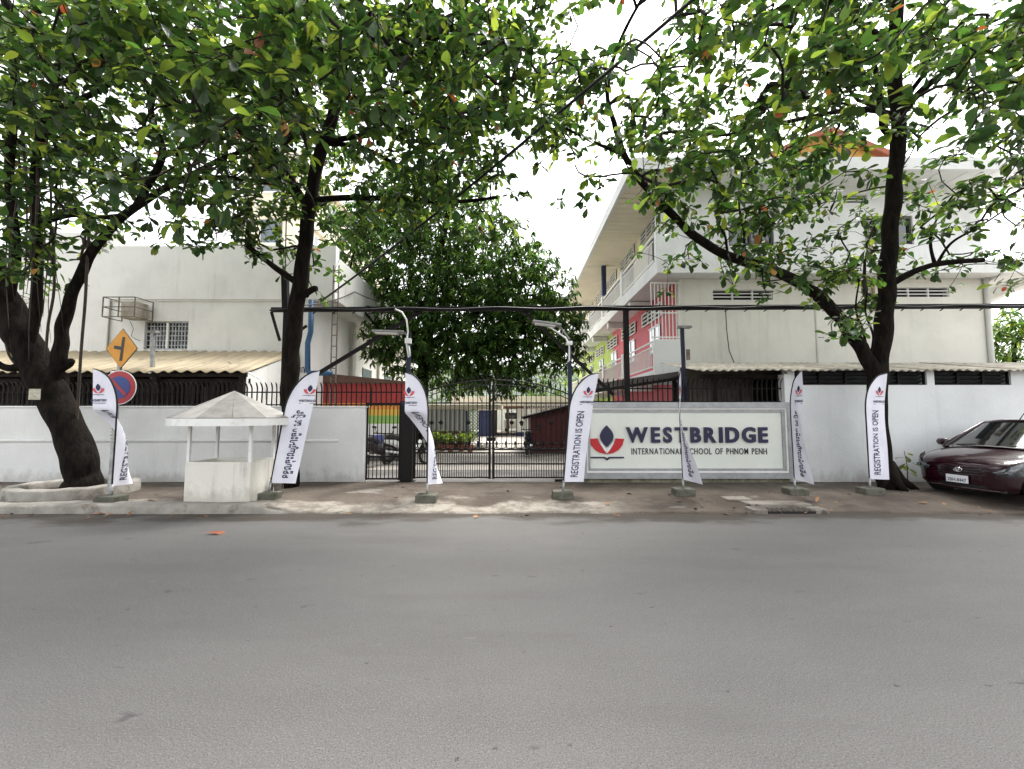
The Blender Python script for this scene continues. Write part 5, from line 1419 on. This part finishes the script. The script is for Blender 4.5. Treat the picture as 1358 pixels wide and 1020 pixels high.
CAMP = np.array([0, 0, EYE])
def build_tree(name, label, group, base, limbs, ros, leafmats, leafw, kind, lsize, per, nsep, bark='bark', twig_r=.0055, droop=.35, root=None):
    """limbs: (points, r0, r1); ros: (n,3) leaf-rosette positions"""
    t = thing(name, label, 'tree', base, group)
    mb = MB(); nodes = []; nodeR = []
    for pts, r0, r1 in limbs:
        C = catmull(pts, 8); n = len(C)
        rr = [r0 + (r1 - r0) * (i / (n - 1)) ** .85 for i in range(n)]
        rr = [r_ * (1 + .04 * math.sin(i * .55 + r0 * 40) + .02 * math.sin(i * 1.1)) for i, r_ in enumerate(rr)]
        C = [c + Vector((.08 * math.sin(i * .8 + r0 * 31), .08 * math.cos(i * .7), 0)) * r_ for i, (c, r_) in enumerate(zip(C, rr))]
        mb.tube(C, rr, 12 if r0 > .1 else 8)
        st_ = 0
        for i in range(n - 1):
            L_ = (C[i+1] - C[i]).length; m_ = max(1, int(L_ / .15))
            for q in range(m_): nodes.append(C[i].lerp(C[i+1], q / m_))
    mb.build('trunk', M[bark], t, True)
    nodes = np.array([tuple(n_) for n_ in nodes], dtype=np.float64)
    # keep twigs off the lowest bole
    nodes = nodes[nodes[:, 2] > 2.6] if kind == 'almond' else nodes
    ns = len(nodes)
    ros = np.asarray(ros, dtype=np.float64)
    d0 = np.array([np.min(np.sum((nodes - r_) ** 2, axis=1)) for r_ in ros])
    ros = ros[np.argsort(d0)]
    cap = ns + len(ros) * 4 + 10
    P = np.zeros((cap, 3)); P[:ns] = nodes; par = np.full(cap, -1); cnt = np.zeros(cap); N_ = ns
    dirs = np.zeros_like(ros)
    chains = []
    for ri, r_ in enumerate(ros):
        dd = np.sum((P[:N_] - r_) ** 2, axis=1); j = int(np.argmin(dd)); L_ = math.sqrt(dd[j])
        a = P[j]; prev = j; ch = [j]
        m_ = 1 if L_ < .35 else 3
        off = rng.normal(0, .1 * L_, 3); off[2] += .06 * L_
        for q in range(1, m_ + 1):
            u = q / m_; p = a + (r_ - a) * u + off * math.sin(math.pi * u)
            P[N_] = p; par[N_] = prev; prev = N_; ch.append(N_); N_ += 1
        q = prev
        while q >= 0: cnt[q] += 1; q = par[q]
        dv = P[ch[-1]] - P[ch[-2]]; dirs[ri] = dv / (np.linalg.norm(dv) + 1e-6)
        chains.append(ch)
    tw = MB()
    V = []; F = []; vb = 0; nn = 4
    for ch in chains:
        pts = [Vector(P[q]) for q in ch]
        rs = [min(.045, twig_r * max(1, cnt[q]) ** .48) for q in ch]
        rs[0] = rs[1] if ch[0] < ns else min(rs[0], rs[1] * 1.15)
        if (pts[-1] - pts[0]).length < 1e-4: continue
        tw.tube(pts, rs, nn, cap=False)
    o = tw.build('branch_spray', M['bark_twig'], t, True); o['kind'] = 'stuff'
    # leaves
    k = rng.integers(per[0], per[1] + 1, len(ros))
    idx = np.repeat(np.arange(len(ros)), k); n = len(idx)
    ax = dirs * .45 + np.array([0, 0, .75]) + rng.normal(0, .22, ros.shape)
    ax = ax / np.linalg.norm(ax, axis=1, keepdims=True)
    A = ax[idx]
    az = rng.uniform(0, 2 * np.pi, n)
    ref = np.tile(np.array([[1.0, 0, 0]]), (n, 1)); U = np.cross(A, ref); U /= np.linalg.norm(U, axis=1, keepdims=True); W_ = np.cross(A, U)
    tilt = rng.normal(.22 - droop * .6, .36, n)
    D = (U * np.cos(az)[:, None] + W_ * np.sin(az)[:, None]) * np.cos(tilt)[:, None] + A * np.sin(tilt)[:, None] + np.array([0, 0, -droop * .5])
    S = lsize * rng.uniform(.55, 1.15, n)
    pos = ros[idx] + rng.normal(0, .03, (n, 3)) - A * rng.uniform(0, .1, n)[:, None]
    Rm = rot_frames(D, rng.normal(0, .35, n))
    mi = rng.choice(len(leafmats), n, p=leafw)
    var = rng.integers(0, 3, n)
    variants = [leaf_variant(.16, .4, kind), leaf_variant(.42, .5, kind), leaf_variant(-.08, .28, kind)]
    dist = np.linalg.norm(pos - CAMP, axis=1)
    px = pos[:, 0] / np.maximum(pos[:, 1], .1); pz = (pos[:, 2] - EYE) / np.maximum(pos[:, 1], .1)
    vis = (np.abs(px) < 1.18) & (pz < 1.08) & (pz > -1)
    score = np.where(vis, S / dist, 0)
    sep = np.argsort(-score)[:nsep]; mask = np.zeros(n, bool); mask[sep] = True
    Vs = []; Fs = []; Ms = []; b = 0
    for v in range(3):
        q = np.where((var == v) & ~mask)[0]
        if not len(q): continue
        LV, LF = variants[v]
        X_ = np.einsum('nij,vj->nvi', Rm[q] * S[q][:, None, None], LV) + pos[q][:, None, :]
        Vs.append(X_.reshape(-1, 3)); Fs.append((LF[None] + (np.arange(len(q)) * len(LV))[:, None, None]).reshape(-1, 4) + b); b += len(q) * len(LV)
        Ms.append(np.repeat(mi[q], len(LF)))
    bl = np.array(WORLD[t.name])
    me = fast_mesh('crown', np.concatenate(Vs) - bl, np.concatenate(Fs), leafmats, np.concatenate(Ms), True)
    cr = link('crown', me, t); cr['kind'] = 'stuff'
    if nsep:
        lm = {}
        for v in range(3):
            for m_ in range(len(leafmats)):
                LV, LF = variants[v]; lm[v, m_] = make_mesh('leaf', [tuple(map(float, q)) for q in LV], [tuple(map(int, f)) for f in LF], [leafmats[m_]], None, True)
        for q in sep:
            o = bpy.data.objects.new('leaf', lm[int(var[q]), int(mi[q])]); COL.objects.link(o); o.parent = cr
            Mx = Matrix([list(map(float, r_)) for r_ in Rm[q] * S[q]]).to_4x4(); Mx.translation = Vector(map(float, pos[q] - bl))
            o.matrix_local = Mx
    return t

# leaf density over the street canopy, one character per 50 px cell of the photograph, read in world directions
DENS = ["8887888888888742124667778888", "8885677778888754234677765466", "8885578888888755434467762355", "9986677888888654345655522244",
        "8876566776664211358866422111", "7641345764433111135675335444", "5310023310000000022343432023", "3100000020000000000013542000", "0000000000000000000002300000"]
tre = {1: [], 2: [], 3: []}
def which(px):
    q = px + rng.normal(0, 45)
    return 1 if q < 285 else (2 if q < 745 else 3)
for r_, row in enumerate(DENS):
    for c_, ch in enumerate(row):
        for _ in range(rng.poisson(int(ch) * (1.15 if c_ < 14 else .92))):
            px, py = (c_ + rng.random()) * 50, (r_ + rng.random()) * 50
            w = which(px)
            if r_ >= 5: Y = np.clip(rng.normal(8.3, .7), 6.8, 10.2)
            else: Y = np.clip(rng.normal(8.0 - .25 * (4 - r_), 1.5), 4.3, 11.3)
            if w == 1 and px < 240 and r_ >= 3: Y = np.clip(rng.normal(8.4, 1.0), 6.2, 10.4)
            if 860 < px < 1310 and r_ >= 3: Y = min(Y, 11.0)
            if r_ < 3 and rng.random() < .06: Y = rng.uniform(4.3, 5.6)
            for tx_, ty_, y0_, y1_ in ((np.interp(py, [100, 220, 340, 420], [1187, 1188, 1178, 1172]), 8.7, 90, 430), (np.interp(py, [130, 205, 270, 390], [448, 424, 411, 396]), 8.9, 130, 420)):
                if y0_ < py < y1_ and abs(px - tx_) < 34 and Y < ty_ + .6: Y = ty_ + rng.uniform(.6, 2.2)      # leaves grow behind the bare bole
            c0 = at(px, py, Y)
            for _k in range(rng.integers(2, 6)): tre[w].append(c0 + Vector(rng.normal(0, 1, 3) * np.array([.3, .3, .2])))
# canopy above and beside the frame
for (w, cx, cy, rx, ry, n) in ((1, -9.5, 7.8, 5.2, 4.0, 620), (2, -3.0, 7.4, 4.2, 4.2, 620), (3, 6.5, 7.4, 5.5, 4.0, 720)):
    while n > 0:
        a, q = rng.uniform(0, 2*np.pi), math.sqrt(rng.random()); p = Vector((cx + rx*q*math.cos(a), cy + ry*q*math.sin(a), rng.uniform(6.0, 12.5)))
        pyv = 510 - FPX * math.tan(math.atan2(p.z - EYE, p.y) - PITCH); pxv = 679 + FPX * p.x / p.y
        n -= 1
        if pyv > 0 and -20 < pxv < 1378: continue
        if p.y < 3.6: continue
        tre[w].append(p)
AL = [M['leafA'], M['leafB'], M['leafC'], M['leafO']]; AW = [.49, .34, .165, .005]
def limb(pts, r0, r1): return ([at(*p) for p in pts], r0, r1)
b1 = T1
L1 = [([(T1.x, T1.y, .1), at(111, 640, 8.35), at(103, 600, 8.35), at(83, 550, 8.35), at(55, 500, 8.3), at(28, 445, 8.25), at(4, 395, 8.2), at(-30, 330, 8.1), at(-70, 240, 8), at(-90, 120, 7.8)], .29, .22),
      limb([(62, 510, 8.3), (74, 492, 8.28), (80, 465, 8.25), (84, 430, 8.25), (98, 385, 8.2), (122, 335, 8.1), (160, 290, 8.0), (215, 252, 7.9), (262, 228, 7.8), (300, 208, 7.7), (345, 195, 7.6)], .15, .03),
      limb([(40, 460, 8.2), (48, 400, 8.1), (50, 330, 8), (46, 240, 7.9), (60, 150, 7.7), (90, 60, 7.4), (120, -40, 7)], .1, .05),
      limb([(10, 420, 8.2), (20, 330, 7.9), (12, 230, 7.6), (20, 120, 7.2), (10, 0, 6.9)], .09, .05),
      limb([(48, 300, 8), (90, 285, 7.9), (135, 288, 7.9), (165, 286, 7.9)], .06, .045),
      limb([(180, 275, 8.0), (215, 205, 7.8), (200, 140, 7.5), (235, 60, 7.1), (260, -20, 6.8)], .07, .035),
      limb([(240, 240, 7.85), (300, 235, 7.9), (360, 245, 8.1)], .05, .03),
      limb([(60, 150, 7.7), (130, 120, 7.4), (190, 70, 7.0)], .06, .03),
      limb([(42, 475, 8.25), (22, 487, 8.1), (3, 486, 8.0), (-20, 470, 7.9)], .09, .05),
      limb([(70, 497, 8.3), (90, 483, 8.3), (95, 478, 8.25)], .09, .06)]
T2 = Vector((X(386, 8.95), 8.95, .11))
L2 = [([tuple(T2), at(385, 560, 8.95), at(385, 500, 8.9), at(388, 450, 8.9), at(396, 390, 8.85), at(404, 330, 8.8), at(411, 270, 8.75), at(424, 205, 8.7), at(438, 165, 8.65), at(449, 125, 8.6), at(452, 80, 8.5), at(470, 20, 8.3), at(490, -60, 8.1)], .2, .085),
      limb([(399, 378, 8.85), (375, 362, 8.7), (352, 345, 8.6), (328, 326, 8.5)], .075, .045),
      limb([(404, 392, 8.85), (414, 384, 8.8), (420, 383, 8.75)], .075, .06),
      limb([(408, 275, 8.75), (390, 245, 8.6), (372, 205, 8.5), (345, 190, 8.4), (300, 172, 8.2), (255, 150, 8)], .085, .035),
      limb([(414, 266, 8.75), (470, 262, 8.6), (540, 265, 8.4), (600, 268, 8.3), (660, 262, 8.2)], .075, .03),
      limb([(437, 187, 8.65), (480, 180, 8.4), (520, 172, 8.2), (570, 165, 8.0), (640, 150, 7.7), (690, 120, 7.5)], .065, .03),
      limb([(436, 190, 8.65), (480, 196, 8.8), (520, 215, 8.9), (560, 235, 9), (590, 258, 9.1)], .06, .025),
      limb([(449, 130, 8.6), (425, 90, 8.3), (400, 50, 8.0), (370, 10, 7.7), (340, -40, 7.4)], .08, .04),
      limb([(428, 185, 8.7), (408, 165, 8.6), (390, 110, 8.5), (360, 60, 8.4)], .06, .03),
      limb([(452, 130, 8.6), (510, 128, 8.3), (560, 118, 8)], .05, .025),
      limb([(453, 90, 8.5), (480, 55, 8.2), (530, 20, 7.5), (590, -20, 6.5)], .07, .035),
      limb([(470, 70, 8.4), (540, 75, 7.6), (620, 60, 6.6), (700, 50, 5.8)], .05, .02)]
T3 = Vector((X(1168, 8.75), 8.75, .1))
L3 = [([tuple(T3 + Vector((.1, 0, 0))), at(1170, 620, 8.75), at(1164, 560, 8.75), at(1164, 500, 8.75), at(1170, 450, 8.7), at(1175, 400, 8.65), at(1178, 340, 8.6), at(1183, 280, 8.55), at(1188, 220, 8.5), at(1192, 165, 8.4), at(1186, 100, 8.3), at(1188, 30, 8.1), at(1195, -60, 7.8)], .195, .11),
      limb([(1164, 508, 8.75), (1150, 475, 8.7), (1130, 445, 8.65), (1108, 415, 8.6), (1075, 385, 8.5), (1040, 365, 8.4), (1000, 352, 8.3), (950, 332, 8.2), (912, 305, 8.1), (880, 272, 8.0), (848, 238, 7.9), (828, 205, 7.8), (815, 165, 7.6)], .145, .05),
      limb([(1176, 382, 8.65), (1200, 366, 8.5), (1235, 352, 8.35), (1270, 347, 8.2), (1304, 345, 8.1)], .075, .045),
      limb([(1240, 352, 8.35), (1234, 325, 8.3), (1238, 300, 8.25), (1255, 270, 8.2)], .035, .012),
      limb([(1242, 351, 8.35), (1262, 322, 8.2), (1300, 300, 8), (1345, 270, 7.8)], .03, .015),
      limb([(1186, 152, 8.4), (1140, 145, 8.2), (1090, 152, 8), (1030, 165, 7.8), (975, 178, 7.6), (920, 178, 7.5)], .06, .025),
      limb([(1183, 180, 8.4), (1172, 170, 8.35), (1168, 140, 8.3), (1160, 90, 8.1), (1150, 30, 7.8)], .07, .04),
      limb([(1194, 150, 8.4), (1225, 118, 8.1), (1262, 90, 7.8), (1320, 60, 7.2), (1400, 20, 6.8)], .08, .035),
      limb([(1195, 140, 8.4), (1240, 85, 7.6), (1300, 75, 6.8)], .06, .02),
      limb([(815, 165, 7.6), (805, 120, 7.3), (820, 60, 6.9), (850, 0, 6.5)], .05, .025),
      limb([(828, 205, 7.8), (790, 190, 7.7), (750, 170, 7.6)], .04, .02),
      limb([(965, 340, 8.2), (962, 315, 8.2), (955, 300, 8.2)], .03, .018), limb([(985, 346, 8.25), (987, 310, 8.2), (980, 270, 8.1), (985, 220, 8)], .03, .015),
      limb([(1150, 468, 8.68), (1145, 440, 8.6), (1135, 410, 8.5), (1140, 370, 8.4)], .03, .012), limb([(1155, 470, 8.68), (1158, 445, 8.6), (1148, 415, 8.55), (1150, 385, 8.5)], .028, .012),
      limb([(1186, 60, 8.2), (1120, 20, 7.4), (1050, -10, 6.8)], .07, .03)]
t1 = build_tree('almond_tree', 'leaning dark-trunked tree in the concrete ring with hanging roots', 'street trees on the pavement', T1, L1, tre[1], AL, AW, 'almond', .225, (7, 11), 290)
t2 = build_tree('almond_tree', 'slim upright almond tree rising behind the roofed booth', 'street trees on the pavement', T2, L2, tre[2], AL, AW, 'almond', .22, (7, 11), 290)
t3 = build_tree('almond_tree', 'forked almond tree with long left limb beside the parked car', 'street trees on the pavement', T3, L3, tre[3], AL, AW, 'almond', .22, (7, 11), 290)
# flared roots of the forked tree
for (dx, dy2) in ((.55, -.1), (-.3, -.2), (.1, -.35)):
    mb = MB(); mb.tube([T3 + Vector((.05, 0, .5)), T3 + Vector((dx * .45, dy2 * .5, .2)), T3 + Vector((dx, dy2, .0))], [.14, .1, .04], 8); mb.build('root_flare', M['bark'], t3, True)
# hanging aerial roots of the leaning tree
for (px, y0, y1, Y, r_) in ((14, 120, 470, 8.0, .02), (30, 90, 430, 7.9, .025), (44, 130, 480, 7.8, .03), (52, 100, 440, 8.0, .02), (20, 200, 400, 7.7, .02), (36, 160, 390, 7.6, .025), (62, 140, 420, 8.05, .028), (70, 250, 455, 8.1, .014), (78, 240, 440, 8.1, .012)):
    pts = [at(px + 6 * math.sin(q * 5 + px), y0 + (y1 - y0) * q, Y) for q in np.linspace(0, 1, 9)]
    mb = MB(); mb.tube(pts, [r_ * .75 * (1 - .8 * (q / 8) ** 2) * random.uniform(.85, 1.15) for q in range(9)], 6); mb.build('aerial_root', M['root'], t1, True)
for pts, r_ in (([(120, 285, 8), (116, 340, 8.05), (113, 400, 8.1), (108, 460, 8.2), (103, 540, 8.3), (99, 610, 8.35)], .024), ([(118, 285, 8.0), (110, 330, 8), (106, 345, 8.1)], .02),
                ([(70, 300, 8.05), (72, 380, 8.1), (64, 430, 8.15), (60, 480, 8.2)], .022), ([(3, 430, 8.1), (10, 465, 8.05), (18, 480, 8.1), (28, 488, 8.15)], .02)):
    mb = MB(); mb.tube(catmull([at(*p) for p in pts], 4), r_, 6); mb.build('aerial_root', M['root'], t1, True)
nt_ = at(46, 523, 7.95)
MB().box(nt_.x - .11, nt_.x + .11, nt_.y - .003, nt_.y, nt_.z - .1, nt_.z + .1).build('pinned_notice', M['paper'], t1)

# courtyard mango tree
blobs = [(505, 335, 17, 2.2), (590, 290, 17.5, 2.4), (655, 360, 17, 2.5), (690, 390, 16.8, 2.3), (700, 450, 16.5, 2.1), (620, 425, 17, 2.8), (545, 440, 16.5, 2.0), (735, 430, 16.8, 1.35), (470, 300, 17.5, 1.5),
         (595, 475, 17, 1.8), (660, 480, 16.5, 1.6), (560, 380, 17, 2.4), (520, 455, 15.8, 1.1), (540, 270, 18, 1.8), (750, 470, 16.5, .9)]
mr_ = []
for (px, py, Y, r_) in blobs:
    c = at(px, py, Y); n = int(104 * r_ * r_)
    d = rng.normal(0, 1, (n, 3)); d /= np.linalg.norm(d, axis=1, keepdims=True)
    q = r_ * (1 - .55 * rng.random(n) ** 1.6)[:, None] * np.array([1, .85, .9])
    mr_.append(np.array(c) + d * q)
mr_ = np.concatenate(mr_)
TM = Vector((X(560, 17), 17, .1))
LM = [([tuple(TM), at(558, 540, 17), at(560, 500, 17), at(566, 460, 17), at(572, 400, 17), at(585, 330, 17), at(595, 280, 17.3)], .34, .1),
      limb([(560, 490, 17), (595, 470, 16.8), (640, 455, 16.6), (700, 450, 16.5)], .16, .05), limb([(566, 460, 17), (610, 430, 17), (660, 395, 17), (695, 370, 16.8)], .15, .05),
      limb([(562, 480, 17), (545, 440, 16.7), (525, 400, 16.7), (505, 350, 17), (480, 310, 17.3)], .13, .04), limb([(570, 420, 17), (545, 370, 17.2), (540, 300, 17.6)], .1, .04),
      limb([(480, 410, 15.6), (462, 385, 15.7), (470, 330, 16)], .05, .03), limb([(545, 440, 16.7), (510, 440, 16), (480, 410, 15.6)], .07, .04)]
build_tree('mango_tree', 'dense dark mango tree filling the courtyard behind the gate', None, TM, LM, mr_, [M['mangoA'], M['mangoB'], M['mangoC']], [.34, .4, .26], 'mango', .3, (6, 9), 0, droop=.75)
def far_tree(label, px, py, Y, r_, n, tx):
    c = at(px, py, Y); d = rng.normal(0, 1, (n, 3)); d /= np.linalg.norm(d, axis=1, keepdims=True)
    pts = np.array(c) + d * r_ * (1 - .6 * rng.random(n) ** 1.5)[:, None]
    base = Vector((X(tx, Y), Y, -.05))
    build_tree('leafy_tree', label, 'trees far behind the school', base, [([tuple(base), tuple(base + Vector((0, 0, (c.z) * .5))), tuple(c)], .25, .08)], pts, [M['mangoB'], M['mangoC'], M['leafC']], [.4, .35, .25], 'mango', .5, (6, 8), 0, droop=.4)
far_tree('pale green tree beyond the right end of the school block', 1345, 455, 24, 2.0, 260, 1345)
far_tree('light green tree beyond the passage roof at the courtyard end', 600, 500, 40, 4.0, 420, 600)
far_tree('dark tree beyond the courtyard behind the red shed', 720, 500, 44, 4.5, 420, 720)

# ================================================================== SMALL THINGS
# weed sprouting at the forked tree
wp = Vector((X(1196, 9.0), 9.0, .1)); wd_ = thing('weed', 'young green sapling growing beside the forked trunk', 'plant', wp)
mb = MB(); mb.tube([wp, wp + Vector((.03, 0, .4)), wp + Vector((-.02, 0, .75))], [.012, .008, .005], 6); mb.build('stem', M['bark_twig'], wd_)
LV, LF = leaf_variant(.3, .25, 'almond')
wl = make_mesh('leaf', [tuple(map(float, q)) for q in LV], [tuple(map(int, f)) for f in LF], [M['leafC']], None, True)
for k in range(9):
    o = link('leaf', wl, wd_, wp + Vector((.01, 0, .3 + .05 * k)), (0, random.uniform(-.2, .5), k * 2.4), (.2, .2, .2))
# low plants by the hut
for k in range(5):
    p = Vector((X(572 + k * 13, 17.5), 17.5 + .3 * (k % 2), .1)); t = thing('potted_shrub', 'small green shrub in a row before the grey hut', 'plant', p, 'shrubs before the grey hut')
    mb = MB(); mb.lathe([(.1, 0), (.15, .25), (.16, .27)], p, 12); mb.build('pot', M['terracotta'], t, True)
    mb = MB(); mb.tube([p + Vector((0, 0, .2)), p + Vector((0, 0, .6))], .02, 5); mb.build('stem', M['bark_twig'], t)
    n = 60; d = rng.normal(0, 1, (n, 3)); d[:, 2] = np.abs(d[:, 2]); Rm = rot_frames(d, rng.normal(0, .4, n)); LV, LF = leaf_variant(.2, .2, 'mango')
    ps = rng.normal(0, .1, (n, 3)) + np.array([0, 0, .5])
    Xx = np.einsum('nij,vj->nvi', Rm * .25, LV) + ps[:, None, :]
    o = link('foliage', fast_mesh('foliage', Xx.reshape(-1, 3), (LF[None] + (np.arange(n) * len(LV))[:, None, None]).reshape(-1, 4), [M['leafC']], None, True), t); o['kind'] = 'stuff'
# fallen leaves
lv = [leaf_variant(c, f, 'almond') for c, f in ((.3, .3), (-.25, .5), (.1, .15))]
def dry(m): return [make_mesh('fallen_leaf', [tuple(map(float, q)) for q in V_], [tuple(map(int, f)) for f in F_], [M[m]], None, True) for V_, F_ in lv]
dm, om = dry('dryleaf'), dry('dryorange')
for k in range(120):
    if k < 72: px, Y = random.uniform(790, 1340), random.choice([random.uniform(6.8, 9.3), random.uniform(6.9, 7.7)])
    else: px, Y = random.uniform(-20, 780), random.choice([random.uniform(6.7, 7.02), random.uniform(7.5, 9.3)])
    x = X(px, Y); z = (pave_z(x, Y) if Y > KERB_Y + .05 else 0) + .012
    if (x > 8.0 and Y > 7.0) or (KX0 - .1 < x < KX1 + .1 and KY0 - .1 < Y < KY1 + .1) or (math.hypot(x - T1.x, Y - T1.y) < 1.05): continue
    s = random.uniform(.05, .16)
    o = link('fallen_leaf', random.choice(dm), None, (x, Y, z), (random.gauss(0, .25), random.gauss(0, .2), random.uniform(0, 6.28)), (s, s, s))
    if Y < KERB_Y + .05: tag(o, 'dry brown leaf lying on the asphalt along the gutter', 'leaf', 'dry leaves in the gutter')
    elif x > 1.5: tag(o, 'dry brown leaf on the dirt pavement between signboard and car', 'leaf', 'dry leaves before the signboard')
    else: tag(o, 'dry brown leaf on the pavement before the gates or the left wall', 'leaf', 'dry leaves before the gates')
for (px, py, s, lab) in ((270, 709, .27, 'large orange leaf lying alone on the asphalt before the roofed booth'), (120, 684, .2, 'orange leaf lying against the kerb below the concrete ring'), (205, 679, .14, 'small orange leaf on the kerb top left of the booth')):
    d = at(px, py, 1.0) - Vector((0, 0, EYE)); kk = EYE / -d.z; p = d * kk
    onk = py < 682 and px > 150
    o = link('fallen_leaf', om[px % 3], None, (p.x, min(p.y, 7.0) if not onk else 7.25, .025 if not onk else .16), (.1, -.1, .3 + px), (s, s, s)); tag(o, lab, 'leaf')
